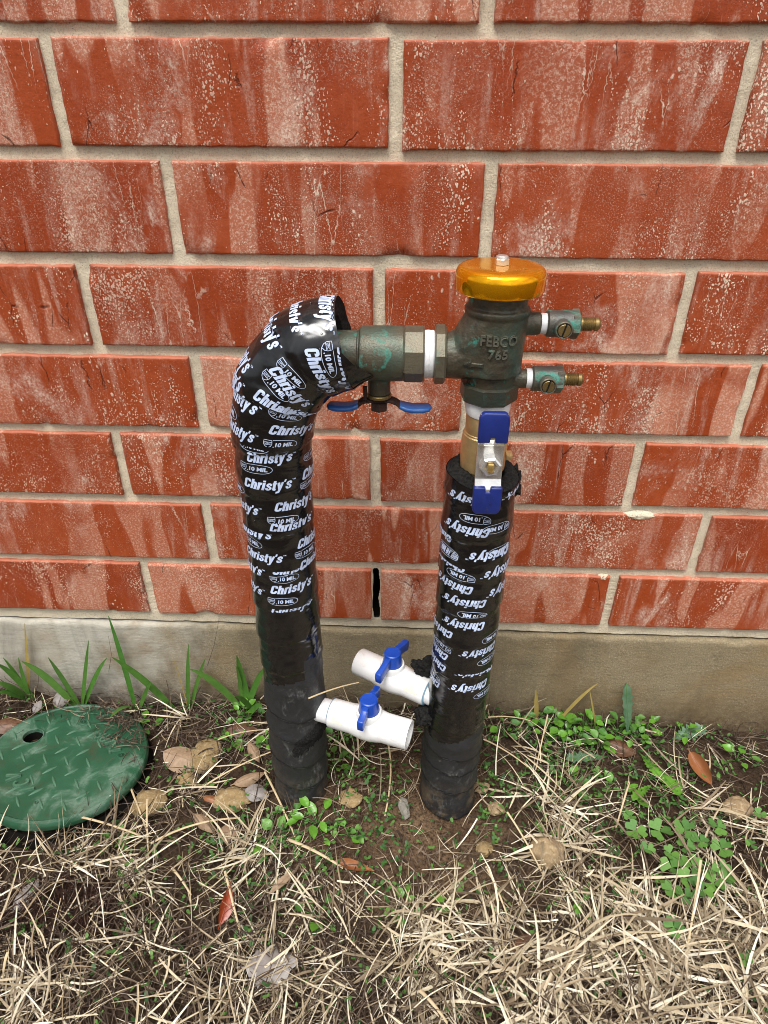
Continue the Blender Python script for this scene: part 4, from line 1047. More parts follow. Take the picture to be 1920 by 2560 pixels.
# ---- rain drops
def drops():
    r = random.Random(5); V = []; F = []
    def dome(p, n, rad):
        a, u, v = frame(n); b = len(V); K = 10; p = Vector(p)
        for i, (hh, rr) in enumerate(((-.1, 1.0), (.35, .88), (.62, .58), (.74, .25))):
            for k in range(K): V.append(p+a*(hh*rad)+(u*math.cos(2*PI*k/K)+v*math.sin(2*PI*k/K))*rr*rad)
        for i in range(3):
            for k in range(K): F.append((b+i*K+k, b+i*K+(k+1) % K, b+(i+1)*K+(k+1) % K, b+(i+1)*K+k))
        F.append(tuple(b+3*K+k for k in range(K)))
    for _ in range(46):
        sp = r.uniform(.405, RL[4][-1]-.006); ph = r.uniform(-2.0, 1.2)
        P = Vector(surf('L', np.array([sp]), np.array([ph]), 0)[0]); Q = Vector(surf('L', np.array([sp]), np.array([ph]), .01)[0]); dome(P, Q-P, r.uniform(.0005, .0013))
    mk('water_beads', V, F, M['water'], wl)['kind'] = 'stuff'
    V.clear(); F.clear()
    for _ in range(12):
        dome((HC.x+r.uniform(-.008, .008), HC.y-.0066, HC.z+r.choice((r.uniform(.020, .036), r.uniform(-.036, -.020)))), (0, -1, 0), r.uniform(.0004, .0010))
    mk('water_beads', V, F, M['water'], bv)['kind'] = 'stuff'
    for p, rad, par in (((X0+.0315, YP, .4496), .0017, sv), ((X0-.030, YP, .4497), .0014, sv), ((.1165, YP, .4715), .0022, BF), ((.0128, YP, .4742), .0020, sv), ((X0, YP, .4498-.0012), .0016, sv)):
        bm = bmesh.new(); bmesh.ops.create_uvsphere(bm, u_segments=16, v_segments=10, radius=rad)
        for v in bm.verts:
            if v.co.z > 0: v.co.z *= 1.35; v.co.x *= 1-.3*v.co.z/rad; v.co.y *= 1-.3*v.co.z/rad
        bmesh.ops.translate(bm, vec=p, verts=bm.verts); me = bpy.data.meshes.new('water_drop'); bm.to_mesh(me); bm.free()
        me.materials.append(M['water']); me.polygons.foreach_set('use_smooth', np.full(len(me.polygons), True)); link('water_drop', me, par)
drops()
# ------------------------------------------------------------------ valve box lid at the left
def valve_box():
    C = Vector((-.3652, -.1022, .0085)); rt_ = .0905
    vb = empty('valve_box', C); tag(vb, 'round green plastic valve box lid half sunk in the grass at the left', 'valve box')
    tiltm = Matrix.Rotation(R_(-6.9), 4, 'X') @ Matrix.Rotation(R_(4.2), 4, 'Y') @ Matrix.Scale(.945, 4)
    HXY = Vector((-.0510, .0285)); hr = .0108
    zt = .0140
    # lid: disc with finger hole
    n = 128
    bm = bmesh.new()
    prof = [(.0890, .0030), (.0912, .0040), (.0915, .007), (.0912, .0105), (.0895, .0130), (.0865, .0140), (.0850, .0128)]
    V = []; F = []
    for (r, z) in prof:
        V += [(r*math.cos(2*PI*k/n), r*math.sin(2*PI*k/n), z) for k in range(n)]
    for i in range(len(prof)-1):
        for k in range(n): F.append((i*n+k, i*n+(k+1) % n, (i+1)*n+(k+1) % n, (i+1)*n+k))
    # top face: radial blend from rim to the hole edge
    K = 14; base = (len(prof)-1)*n
    for i in range(1, K+1):
        t = i/K
        for k in range(n):
            a = 2*PI*k/n; p = Vector((.0850*math.cos(a), .0850*math.sin(a))).lerp(HXY+Vector((hr*math.cos(a), hr*math.sin(a))), t)
            V.append((p.x, p.y, .0128))
        b0 = base if i == 1 else base+(i-1)*n
        for k in range(n): F.append((b0+k, b0+(k+1) % n, base+i*n+(k+1) % n, base+i*n+k))
    last = base+K*n; b1 = len(V)
    V += [(HXY.x+hr*math.cos(2*PI*k/n), HXY.y+hr*math.sin(2*PI*k/n), .0085) for k in range(n)]
    for k in range(n): F.append((last+k, last+(k+1) % n, b1+(k+1) % n, b1+k))
    lid = mk('lid', [tiltm @ Vector(v) for v in V], F, M['lid'], vb, True, R_(35))
    ring = [tiltm @ Vector((HXY.x+(hr+.0009+.0009*math.cos(p))*math.cos(a), HXY.y+(hr+.0009+.0009*math.cos(p))*math.sin(a), .0128+.0009*math.sin(p))) for p in np.linspace(0, 2*PI, 9)[:-1] for a in np.linspace(0, 2*PI, 41)[:-1]]
    F = [(i*40+k, i*40+(k+1) % 40, ((i+1) % 8)*40+(k+1) % 40, ((i+1) % 8)*40+k) for i in range(8) for k in range(40)]
    mk('finger_hole_rim', ring, F, M['lid'], lid)
    # tread bars in a diamond pattern
    me = None
    for i in range(-5, 6):
        for j in range(-5, 6):
            for q in (0, 1):
                x = (i+.5*q)*.0250+.004; y = (j+.5*q)*.0300-.004
                ang = R_(48) if q else R_(-52)
                if math.hypot(x, y) > .078 or (Vector((x, y))-HXY).length < hr+.008: continue
                if Vector((x+.072, y+.040)).length < .030 or (x > .02 and y > -.01 and math.hypot(x, y) > .040): continue
                if me is None:
                    V, F = [], []
                    for u in np.linspace(-1, 1, 9):
                        hh = .0022*(1-abs(u)**2.2); ww = .0012*(1-abs(u)**2.5)+.0002
                        V += [(u*.0085, -ww, 0), (u*.0085, 0, hh), (u*.0085, ww, 0)]
                    for s_ in range(8): F += [(s_*3, s_*3+3, s_*3+4, s_*3+1), (s_*3+1, s_*3+4, s_*3+5, s_*3+2)]
                    me = mesh_from('tread_bar', V, F, [M['lidworn']], True)
                o = link('tread_bar', me, lid); o.matrix_local = tiltm @ Matrix.Translation((x, y, .0128)) @ Matrix.Rotation(ang, 4, 'Z')
    strokes = dict(I=[[(0, -.5), (0, .5)]], V=[[(-.32, .5), (0, -.5)], [(0, -.5), (.32, .5)]],
        C=[[(.30*math.cos(a), .5*math.sin(a)) for a in np.linspace(.75, 2*PI-.75, 14)]], T=[[(0, -.5), (0, .5)], [(-.30, .5), (.30, .5)]],
        U=[[(-.27, .5), (-.27, -.2), (-.2, -.42), (0, -.5), (.2, -.42), (.27, -.2), (.27, .5)]], F=[[(-.25, -.5), (-.25, .5)], [(-.25, .5), (.28, .5)], [(-.25, .03), (.18, .03)]],
        R=[[(-.25, -.5), (-.25, .5)], [(-.25, .5), (.1, .5), (.25, .38), (.25, .16), (.1, .03), (-.25, .03)], [(.05, .03), (.28, -.5)]])
    def lid_text(txt, pts, size, ang):
        out = []
        for ch, (x, y), a in zip(txt, pts, ang):
            c, s_ = math.cos(a), math.sin(a)
            for path in strokes[ch]:
                base_, F = strip([(p[0]*size*.92, p[1]*size) for p in path], .0030); top_, _ = strip([(p[0]*size*.92, p[1]*size) for p in path], .0020)
                m = len(path); V = [(v[0], v[1], .0124) for v in base_]+[(v[0], v[1], .0156) for v in top_]; k = 2*m
                FF = []
                for i in range(m-1): FF += [(i, i+1, k+i+1, k+i), (k+i, k+i+1, k+m+i+1, k+m+i), (k+m+i, k+m+i+1, m+i+1, m+i)]
                FF += [(0, k, k+m, m), (m-1, 2*m-1, k+2*m-1, k+m-1)]
                out.append(([tiltm @ Vector((x+c*v[0]-s_*v[1], y+s_*v[0]+c*v[1], v[2])) for v in V], FF))
        return join(*out)
    D0 = Vector((C.x, C.y))
    ic = [gpt(*p, .022) for p in ((58, 1987), (43, 1969), (22, 1953))]
    mk('raised_lettering', *lid_text('ICV', [(p.x-D0.x, p.y-D0.y) for p in ic], .0145, [R_(114)]*3), M['lidworn'], lid, False)
    tf = [gpt(*p, .022) for p in ((293, 1878), (281, 1862), (268, 1848), (254, 1838))]
    mk('raised_lettering', *lid_text('TURF', [(p.x-D0.x, p.y-D0.y) for p in tf], .0120, [R_(112), R_(122), R_(130), R_(136)]), M['lidworn'], lid, False)
    for (px, py, rr) in ((310, 1888, .0055), (208, 1797, .0055), (84, 2017, .0040)):
        g = gpt(px, py, .022); x, y = g.x-D0.x, g.y-D0.y
        vv, ff = lathe([(.0126, rr), (.0136, rr*.9), (.0134, rr*.62), (.0128, rr*.55), (.0128, rr*.22), (.0138, rr*.16), (.0139, .0001)], (x, y, 0), (0, 0, 1), 24, False, False)
        mk('boss', [tiltm @ Vector(v) for v in vv], ff, M['lid'], lid, True, R_(40))
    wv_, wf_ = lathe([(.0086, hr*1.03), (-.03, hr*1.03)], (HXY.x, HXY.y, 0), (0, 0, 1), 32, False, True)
    mk('hole_shade_cup', [tiltm @ Vector(q) for q in wv_], wf_, M['dark'], vb)  # black cup added as painted shade so the finger hole looks dark
    # box wall and rim below
    vv, ff = lathe([(-.06, .0860), (-.0035, .0880), (-.0030, .0905), (-.0060, .0950), (-.012, .0990), (-.05, .1010)], (0, 0, 0), (0, 0, 1), 96, False, False)
    mk('box_rim', [tiltm @ Vector(q) for q in vv], ff, M['dark'], vb, True, R_(35))
    return C
BOXC = valve_box()
# ------------------------------------------------------------------ plants, litter, straw
def ribbons(P, az, el, Ln, wd, seg=5, bend=0.0, curl=0.0, roll=None, tip=.15, base=.6, clamp=True, fold=.35):
    """n blades folded along the middle; returns V,F arrays. bend: change of elevation along the blade, curl: change of azimuth"""
    n = len(P); az = np.broadcast_to(az, n).astype(float); el = np.broadcast_to(el, n).astype(float); Ln = np.broadcast_to(Ln, n).astype(float); wd = np.broadcast_to(wd, n).astype(float)
    bend = np.broadcast_to(bend, n).astype(float); curl = np.broadcast_to(curl, n).astype(float)
    roll = rng.uniform(-.9, .9, n) if roll is None else np.broadcast_to(roll, n)
    fo = rng.uniform(.1, 1.0, n)*fold*rng.choice([-1, 1], n)
    c = np.array(P, float); V = np.zeros((n, seg+1, 3, 3))
    for i in range(seg+1):
        t = i/seg; e = el+bend*t; a = az+curl*t
        d = np.stack([np.cos(a)*np.cos(e), np.sin(a)*np.cos(e), np.sin(e)], 1)
        side = np.stack([-np.sin(a), np.cos(a), np.zeros(n)], 1); upn = np.cross(d, side)
        tw = roll+t*.5*np.sign(roll)
        sv_ = side*np.cos(tw)[:, None]+upn*np.sin(tw)[:, None]; nv = np.cross(d, sv_)
        prof = (base+(1-base)*min(1, t*3)) if t < .5 else (1-(1-tip)*((t-.5)/.5)**1.6)
        hw = (wd*prof/2)[:, None]
        V[:, i, 0] = c-sv_*hw; V[:, i, 1] = c+nv*hw*fo[:, None]; V[:, i, 2] = c+sv_*hw
        if i < seg: c = c+d*(Ln/seg)[:, None]
        if clamp:
            g = gh(c[:, 0], c[:, 1])+.0012; c[:, 2] = np.maximum(c[:, 2], g); c[:, 1] = np.minimum(c[:, 1], -.003)
    if clamp:
        g = gh(V[..., 0], V[..., 1])-.0003; V[..., 2] = np.maximum(V[..., 2], g); V[..., 1] = np.minimum(V[..., 1], -.0015)
    ids = np.arange(n*(seg+1)*3).reshape(n, seg+1, 3)
    Fa = np.stack([ids[:, :-1, 0], ids[:, :-1, 1], ids[:, 1:, 1], ids[:, 1:, 0]], -1).reshape(-1, 4)
    Fb = np.stack([ids[:, :-1, 1], ids[:, :-1, 2], ids[:, 1:, 2], ids[:, 1:, 1]], -1).reshape(-1, 4)
    return V.reshape(-1, 3), np.concatenate([Fa, Fb])
def stack(*vfs):
    Vs, Fs, b = [], [], 0
    for V, F in vfs: Vs.append(V); Fs.append(F+b); b += len(V)
    return np.concatenate(Vs), np.concatenate(Fs)
PIPES = [(-.1005, -.125, .034), (.0508, -.125, .036)]
def free(x, y, lidpad=.004):
    ok = y < -.003
    for cx, cy, r in PIPES: ok &= (x-cx)**2+(y-cy)**2 > r*r
    ok &= (x-BOXC.x)**2+(y-BOXC.y)**2 > (.0875+lidpad)**2
    return ok
def scatter(n, dens, box=(-.62, .62, -.62, -.003), pad=.004):
    """rejection sample points with density function in 0..1"""
    X = []; Y = []; tot = 0
    while tot < n:
        x = rng.uniform(box[0], box[1], 4*n); y = rng.uniform(box[2], box[3], 4*n)
        k = free(x, y, pad) & (rng.uniform(0, 1, 4*n) < dens(x, y)); X.append(x[k]); Y.append(y[k]); tot += k.sum()
    return np.concatenate(X)[:n], np.concatenate(Y)[:n]
def blob(x, y, cx, cy, rx, ry): return np.exp(-(((x-cx)/rx)**2+((y-cy)/ry)**2))
def vnoise(x, y, f, sd=0):
    return .5+.25*(np.sin(x*f+sd)+np.sin(y*f*1.13+1.7*sd))+.25*np.sin((x+y)*f*.71+sd*2.3)*np.cos((x-y)*f*.9+sd)
def sstep(a, b, t): t = np.clip((t-a)/(b-a), 0, 1); return t*t*(3-2*t)
def bare(x, y):   # trodden bare soil round and in front of the pipes
    return np.clip(.9*blob(x, y, -.01, -.140, .085, .045)+.75*blob(x, y, .02, -.200, .045, .050)+.35*blob(x, y, -.02, -.27, .035, .05), 0, 1)
def straw_d(x, y):
    d = .10+.95*sstep(-.155, -.23, y)*sstep(-.02, .09, x+.10*(y+.25))
    d += .50*sstep(-.165, -.205, y)*sstep(-.02, -.12, x)*(.30+.9*blob(x, y, -.30, -.205, .14, .035)+.8*sstep(-.285, -.32, y)) + .22*sstep(-.18, -.24, y)
    d += .42*sstep(-.225, -.275, y)+.18*sstep(-.19, -.22, y)
    d += .30*sstep(.11, .22, x)*sstep(-.0, -.12, y)
    d *= np.clip(.25+1.15*vnoise(x, y, 42, 1)**1.3+.35*vnoise(x, y, 95, 5), 0, 1.5)*(1-.45*blob(x, y, -.12, -.30, .12, .035))
    d *= (1-.90*bare(x, y))*(1-.9*blob(x, y, -.295, -.262, .085, .035))
    return np.clip(d, 0, 1)
def straw():
    out = []
    # clumps that splay from their crowns
    nc = 680; cx, cy = scatter(nc, lambda x, y: straw_d(x, y)**1.3, (-.60, .60, -.60, -.02))
    per = rng.integers(6, 15, nc); idx = np.repeat(np.arange(nc), per); n = len(idx)
    ca = rng.uniform(0, 2*PI, nc); px = cx[idx]+rng.normal(0, .006, n); py = cy[idx]+rng.normal(0, .006, n)
    k = free(px, py); idx, px, py = idx[k], px[k], py[k]; n = len(px)
    el = np.clip(rng.normal(.42, .35, n), .02, 1.25)
    out.append(ribbons(np.stack([px, py, gh(px, py)+rng.uniform(0, .010, n)], 1), ca[idx]+rng.normal(0, .9, n), el, rng.uniform(.026, .062, n)*(1+.25*sstep(0, .1, px)), rng.uniform(.0009, .0023, n)*(1+.30*sstep(0, .1, px)), 5, -el*rng.uniform(.2, 1.1, n), rng.normal(0, .45, n), tip=.25))
    # litter lying flat in layers
    n = 6200; px, py = scatter(n, straw_d, (-.62, .62, -.62, -.004))
    out.append(ribbons(np.stack([px, py, gh(px, py)+rng.uniform(.001, .016, n)], 1), rng.uniform(0, 2*PI, n), rng.normal(0.02, .14, n), rng.uniform(.014, .062, n), rng.uniform(.0007, .0021, n), 4, rng.normal(-.12, .2, n), rng.normal(0, .35, n), tip=.45, base=.8))
    # coarse flat sheaths in the dense mat at the lower right
    n = 1300; px, py = scatter(n, lambda x, y: straw_d(x, y)**2*sstep(-.2, -.28, y)*sstep(-.05,.08,x), (-.60, .60, -.60, -.15))
    out.append(ribbons(np.stack([px, py, gh(px, py)+rng.uniform(.003, .014, n)], 1), rng.uniform(0, 2*PI, n), rng.normal(0.1, .2, n), rng.uniform(.020, .045, n), rng.uniform(.0022, .0042, n), 5, rng.normal(-.2, .25, n), rng.normal(0, .4, n), tip=.3))
    # fine frayed fibres over everything
    n = 5200; px, py = scatter(n, lambda x, y: np.clip(straw_d(x, y)*.8+.25, 0, 1))
    out.append(ribbons(np.stack([px, py, gh(px, py)+rng.uniform(.001, .014, n)], 1), rng.uniform(0, 2*PI, n), rng.normal(.12, .25, n), rng.uniform(.012, .045, n), rng.uniform(.0004, .0010, n), 5, rng.normal(-.2, .4, n), rng.normal(0, .9, n), tip=.4))
    V, F = stack(*out); o = mk('dry_straw', V, F, M['straw'], None, False); tag(o, 'pale dry straw strewn and tufted over the bare ground', 'dry grass', kind='stuff')
straw()
def thatch():
    def d(x, y):
        v = .22+.9*sstep(-.10, -.16, x)*sstep(-.02, -.06, -y-.02)+.6*sstep(-.18, -.23, y)
        v += 1.6*blob(x, y, -.25, -.02, .20, .035)+.7*blob(x, y, .2, -.01, .25, .02)+.5*sstep(-.2,-.26,y)*sstep(.02,-.05,x)+.4*blob(x, y, -.19, -.12, .08, .07)
        return np.clip(v*(.4+.8*vnoise(x, y, 33, 4))*(1-.80*bare(x, y)), 0, 1)
    n = 13000; px, py = scatter(n, d)
    V, F = ribbons(np.stack([px, py, gh(px, py)+rng.uniform(.0, .010, n)], 1), rng.uniform(0, 2*PI, n), rng.normal(.15, .28, n), rng.uniform(.018, .060, n), rng.uniform(.0005, .0015, n), 6, rng.normal(-.2, .35, n), rng.normal(0, .7, n), tip=.6, base=.9)
    # litter that drifted onto the back of the lid
    m = 260; a = rng.normal(1.0, .45, m); r = .086-np.abs(rng.normal(0, .016, m)); lx, ly = BOXC.x+r*np.cos(a), BOXC.y+r*np.sin(a)
    V2, F2 = ribbons(np.stack([lx, ly, BOXC.z+.0140-.121*(ly-BOXC.y)-.073*(lx-BOXC.x)+rng.uniform(0, .003, m)], 1), rng.uniform(0, 2*PI, m), rng.normal(.05, .12, m), rng.uniform(.008, .026, m), rng.uniform(.0004, .0014, m), 4, 0, rng.normal(0, .7, m), clamp=False)
    # broken brown flakes on the trodden soil
    q = 3400; fx, fy = scatter(q, lambda x, y: np.clip(.35+bare(x, y)*.7, 0, 1)*vnoise(x, y, 70, 3))
    V3, F3 = ribbons(np.stack([fx, fy, gh(fx, fy)+rng.uniform(.001, .005, q)], 1), rng.uniform(0, 2*PI, q), rng.normal(.05, .2, q), rng.uniform(.003, .014, q), rng.uniform(.0006, .0024, q), 3, rng.normal(0, .4, q), rng.normal(0, .6, q), tip=.5)
    V, F = stack((V, F), (V2, F2), (V3, F3))
    o = mk('thatch', V, F, M['thatch']); tag(o, 'thin dark dead stems and thatch matted over the soil', 'thatch', kind='stuff')
thatch()
def moss():
    n = 5200; px = rng.normal(-.295, .040, n); py = rng.normal(-.262, .017, n)
    d2 = ((px+.295)/.075)**2+((py+.262)/.034)**2; k = (d2 < 1.3) & free(px, py); px, py, d2 = px[k], py[k], d2[k]; n = len(px)
    V, F = ribbons(np.stack([px, py, gh(px, py)+rng.uniform(-.001, .010, n)*np.clip(1.1-d2*.6, 0, 1)], 1), rng.uniform(0, 2*PI, n), rng.normal(.5, .5, n), rng.uniform(.004, .012, n), rng.uniform(.0004, .0009, n), 4, rng.normal(0, 1.2, n), rng.normal(0, 1.8, n), tip=.5)
    o = mk('moss_patch', V, F, M['moss']); tag(o, 'dark reddish brown dead moss patch in the straw at lower left', 'moss', kind='stuff')
moss()
def roundleaf(P, r, az, tilt):
    """many small oval leaves"""
    n = len(P); k = 7; t = np.linspace(0, 2*PI, k, endpoint=False)
    lx = np.cos(t)*1.15+1.0; ly = np.sin(t)*.8; lz = .18*np.cos(2*t)
    X = lx[None]*r[:, None]; Y = ly[None]*r[:, None]; Z = lz[None]*r[:, None]
    ct, st = np.cos(tilt)[:, None], np.sin(tilt)[:, None]
    X2 = X*ct-Z*st; Z2 = X*st+Z*ct; ca, sa = np.cos(az)[:, None], np.sin(az)[:, None]
    V = np.stack([P[:, :1]+X2*ca-Y*sa, P[:, 1:2]+X2*sa+Y*ca, P[:, 2:3]+Z2], -1)
    ids = np.arange(n*k).reshape(n, k)
    return V.reshape(-1, 3), ids
def cover():
    def d(x, y):
        v = .22+.95*blob(x, y, .20, -.035, .10, .05)+.3*blob(x, y, .22, -.14, .16, .08)+.7*blob(x, y, .15, -.10, .08, .06)+.85*blob(x, y, -.155, -.045, .05, .04)+.6*blob(x, y, -.06, -.10, .035, .06)
        v += .6*blob(x, y, -.05, -.17, .05, .035)+.3*blob(x, y, .30, -.12, .1, .09)+.55*blob(x, y, -.13, -.18, .08, .04)+.25*blob(x, y, -.16, -.24, .08, .05)
        return np.clip(v*(.3+.9*vnoise(x, y, 60, 9)), 0, 1)
    n = 3400; px, py = scatter(n, d, (-.5, .5, -.42, -.003))
    r = rng.uniform(.0008, .0022, n)*np.where(rng.uniform(0, 1, n) < .12, 1.45, 1)
    P = np.stack([px, py, gh(px, py)+rng.uniform(.002, .012, n)], 1)
    az = rng.uniform(0, 2*PI, n)
    A = roundleaf(P, r, az, rng.normal(.25, .3, n)); B = roundleaf(P, r*.9, az+PI+rng.normal(0, .3, n), rng.normal(.25, .3, n))
    V, F = stack(A, B); o = mk('seedlings', V, F, M['cover']); tag(o, 'tiny round leaved green seedlings scattered over the soil', 'ground cover', kind='stuff')
cover()

# ---- single straws that can be picked out
def tube(pts, r, seg=7, taper=.7):
    pts = [Vector(p) for p in pts]; V = []; F = []; m = len(pts)
    for i, p in enumerate(pts):
        t = (pts[min(i+1, m-1)]-pts[max(i-1, 0)]).normalized(); a, u, v = frame(t); rr = r*(1-(1-taper)*i/(m-1))
        V += [p+(u*math.cos(2*PI*k/seg)+v*math.sin(2*PI*k/seg)*.6)*rr for k in range(seg)]
    for i in range(m-1):
        for k in range(seg): F.append((i*seg+k, i*seg+(k+1) % seg, (i+1)*seg+(k+1) % seg, (i+1)*seg+k))
    F.append(tuple(reversed(range(seg)))); F.append(tuple(range((m-1)*seg, m*seg)))
    return V, F
def bez(a, b, n, sag, side=0.0):
    a, b = Vector(a), Vector(b); d = b-a; s = Vector((-d.y, d.x, 0)).normalized() if d.xy.length > 1e-6 else Vector((1, 0, 0))
    return [a.lerp(b, t)+Vector((0, 0, sag*4*t*(1-t)))+s*side*4*t*(1-t) for t in np.linspace(0, 1, n)]
def stalk(p0, p1, z0, z1, r, label, side=0.0, sag=0.004, pts=None):
    A = gpt(*p0, z0); B = gpt(*p1, z1)
    P = pts or bez(A, B, 9, sag, side); c = Vector(P[0])
    V, F = tube(P, r); o = mk('straw_stalk', [v-c for v in V], F, M['stalk'], None, True, R_(60)); o.location = c
    tag(o, label, 'straw', 'single straws that stand out'); return o
stalk((377, 2108), (600, 2045), .012, .010, .0013, 'long grey straw lying below the curled tan leaf, right of the green lid', .004)
stalk((190, 2040), (372, 2098), .016, .009, .0013, 'straw leaning on the front rim of the green lid')
stalk((326, 1968), (372, 2090), .012, .006, .0011, 'straw slanting over the yellow rock beside the lid')
stalk((368, 1998), (371, 2148), .022, .004, .0010, 'upright thin straw in front of the yellow rock beside the lid')
stalk((496, 1974), (676, 1880), .010, .016, .0011, 'straw leaning up to the base of the left pipe')
stalk((545, 1849), (668, 1824), .012, .018, .0009, 'thin straw touching the left pipe above the brown leaf')
stalk((662, 1930), (740, 2096), .012, .006, .0012, 'straw sloping down in front of the left pipe foot')
stalk((718, 2098), (858, 2170), .010, .008, .0017, 'thick straw lying on bare soil in front of the pipes')
stalk((971, 1862), (962, 2040), .008, .004, .0011, 'grey stem lying on the soil between the two pipes', .004)
stalk((1209, 1848), (1328, 1924), .012, .006, .0011, 'straw sloping away right of the right pipe')
stalk((1369, 1787), (1339, 1926), .030, .004, .0009, 'steep thin straw before the round leaved weeds by the wall')
stalk((1220, 1793), (1326, 1802), .020, .018, .0010, 'level straw just right of the right pipe at the wall')
stalk((1573, 1954), (1539, 2072), .030, .006, .0011, 'upright straw left of the clover patch')
stalk((1268, 2030), (1362, 2196), .026, .006, .0011, 'straw leaning right of the big tan stone')
stalk((1050, 2477), (1118, 2558), .016, .010, .0016, 'pale straw at the bottom edge of the straw mat')
stalk((1215, 2166), (1272, 2300), .022, .008, .0012, 'straw below the big tan stone')
stalk((1752, 2150), (1712, 2405), .055, .006, .0012, 'tallest upright straw in the mat at lower right')
stalk((430, 2170), (478, 2238), .016, .008, .0012, 'bent straw above the dark moss patch')
stalk((562, 2178), (600, 2330), .018, .010, .0012, 'straw standing left of the russet leaf')
stalk((20, 2380), (8, 2462), .03, .008, .0013, 'short straw stub at the left edge below the moss')
A1, B1 = wpt(771, 1746, -.1516), wpt(897, 1706, -.1190)
o = stalk((0, 0), (0, 0), 0, 0, .0009, 'dry straw lying across the front white drain valve', pts=bez(A1, B1, 7, .002))

# ---- grass tufts along the footing
def blade_mesh(A, B, wd, sag, side=0.0, n=10, tipw=.12):
    A, B = Vector(A), Vector(B); P = bez(A, B, n, sag, side); V = []; F = []
    for p in P: p.y = min(p.y, -.0045)
    for i, p in enumerate(P):
        t = i/(n-1); T = (P[min(i+1, n-1)]-P[max(i-1, 0)]).normalized(); S = T.cross(Vector((0, -.6, .8))).normalized(); Nn = S.cross(T)
        w_ = wd*.62*(.65+.35*min(1, t*4))*(1-(1-tipw)*max(0, (t-.45)/.55)**2.0)
        V += [p-S*w_+Nn*w_*.35, p, p+S*w_+Nn*w_*.35]
    for i in range(n-1): F += [(i*3, i*3+1, i*3+4, i*3+3), (i*3+1, i*3+2, i*3+5, i*3+4)]
    return V, F
def tuft(label, base_px, tips, name='grass_tuft'):
    base = gpt(*base_px, -.002); t = empty(name, base); tag(t, label, 'grass', 'green grass tufts along the footing')
    for (b, tip, yb, wd, sag, mat) in tips:
        A = gpt(*b, -.001); B = wpt(*tip, yb)
        V, F = blade_mesh(A, B, wd, sag, random.uniform(-.004, .004))
        o = mk('blade', [Vector(v)-base for v in V], F, M[mat], t)
c5 = lambda x, y: (x/2.592, 1200+y/2.592)
tuft('green grass tuft with three short upright blades before the pale part of the footing', c5(485, 1345), [
    (c5(478, 1345), c5(313, 1150), -.020, .0050, .006, 'blade'), (c5(490, 1345), c5(575, 1040), -.012, .0045, .002, 'blade'), (c5(500, 1345), c5(693, 1152), -.014, .0052, .005, 'blade')])
tuft('green grass tuft with the tallest blade leaning left against the footing', c5(850, 1320), [
    (c5(835, 1320), c5(703, 880), -.006, .0052, .004, 'blade'), (c5(1100, 1340), c5(728, 1150), -.030, .0062, .006, 'blade'), (c5(850, 1325), c5(985, 1310), -.030, .0050, .006, 'blade'), (c5(880, 1330), c5(715, 1540), -.075, .0060, .012, 'blade')])
tuft('small grass tuft with a yellow tipped blade, nearest left of the taped pipe', c5(1190, 1300), [
    (c5(1185, 1300), c5(1222, 1065), -.010, .0042, .002, 'blade'), (c5(1195, 1300), c5(1332, 1155), -.014, .0042, .004, 'blade'), (c5(1180, 1305), c5(1110, 1115), -.010, .0010, .001, 'yellowblade')])
tuft('grass tuft with dark broad blades spreading behind the left taped pipe', c5(1560, 1410), [
    (c5(1545, 1400), c5(1230, 1225), -.022, .0062, .008, 'blade'), (c5(1600, 1360), c5(1535, 1138), -.012, .0066, .003, 'blade'), (c5(1590, 1370), c5(1720, 1215), -.018, .0062, .006, 'blade'), (c5(1548, 1400), c5(1530, 1205), -.012, .0040, .001, 'blade'),
    (c5(1640, 1500), c5(1520, 1400), -.040, .0052, .006, 'blade'), (c5(1600, 1540), c5(1700, 1470), -.05, .0056, .006, 'blade')])
tuft('grass tuft at the left edge with a long low blade and a yellowed upright one', c5(180, 1355), [
    (c5(195, 1350), c5(-20, 1190), -.020, .0060, .006, 'blade'), (c5(440, 1330), c5(140, 1175), -.018, .0066, .008, 'blade'), (c5(170, 1350), c5(120, 1150), -.012, .0045, .002, 'blade'), (c5(165, 1350), c5(160, 928), -.006, .0036, .002, 'yellowblade'),
    (c5(170, 1365), c5(-30, 1305), -.035, .0066, .005, 'blade'), (c5(170, 1375), c5(-30, 1385), -.045, .0060, .005, 'blade'), (c5(130, 1250), c5(20, 1150), -.010, .0040, .003, 'blade')])
f6 = lambda x, y: (1280+x/2.592, 1240+y/2.592)
tuft('single arching half yellow grass blade against the tan footing right of the pipes', f6(300, 1370), [(f6(300, 1375), f6(555, 1215), -.008, .0030, .008, 'yellowblade'), (f6(180, 1340), f6(155, 1255), -.008, .0045, .001, 'yellowblade'), (f6(575, 1390), f6(500, 1245), -.008, .0018, .002, 'yellowblade')])
r8 = lambda x, y: (1200+x/2.304, 1700+y/2.304)
tuft('thin upright green grass blades behind the clover patch at right', r8(1150, 660), [(r8(1150, 660), r8(1140, 440), -.045, .0034, .001, 'blade'), (r8(1170, 670), r8(1185, 470), -.048, .0030, .001, 'blade'), (r8(1260, 680), r8(1275, 510), -.052, .0036, .001, 'blade'), (r8(1145, 660), r8(1110, 480), -.047, .0026, .001, 'blade')])
def twig(label, pxs, y, r):
    P = [wpt(*p, y) for p in pxs]; c = P[0]; V, F = tube(P, r, 6, .5); o = mk('dry_stem', [v-c for v in V], F, M['thatch']); o.location = c
    tag(o, label, 'stem', 'thin dead stems against the footing')
twig('thin dark dead stem leaning against the footing between the grass tufts', [c5(1345, 1200), c5(1385, 1080), c5(1405, 980), c5(1420, 895)], -.004, .0005)
twig('hair thin dark stem against the pale part of the footing', [c5(705, 1240), c5(722, 1130), c5(702, 1010)], -.004, .0004)

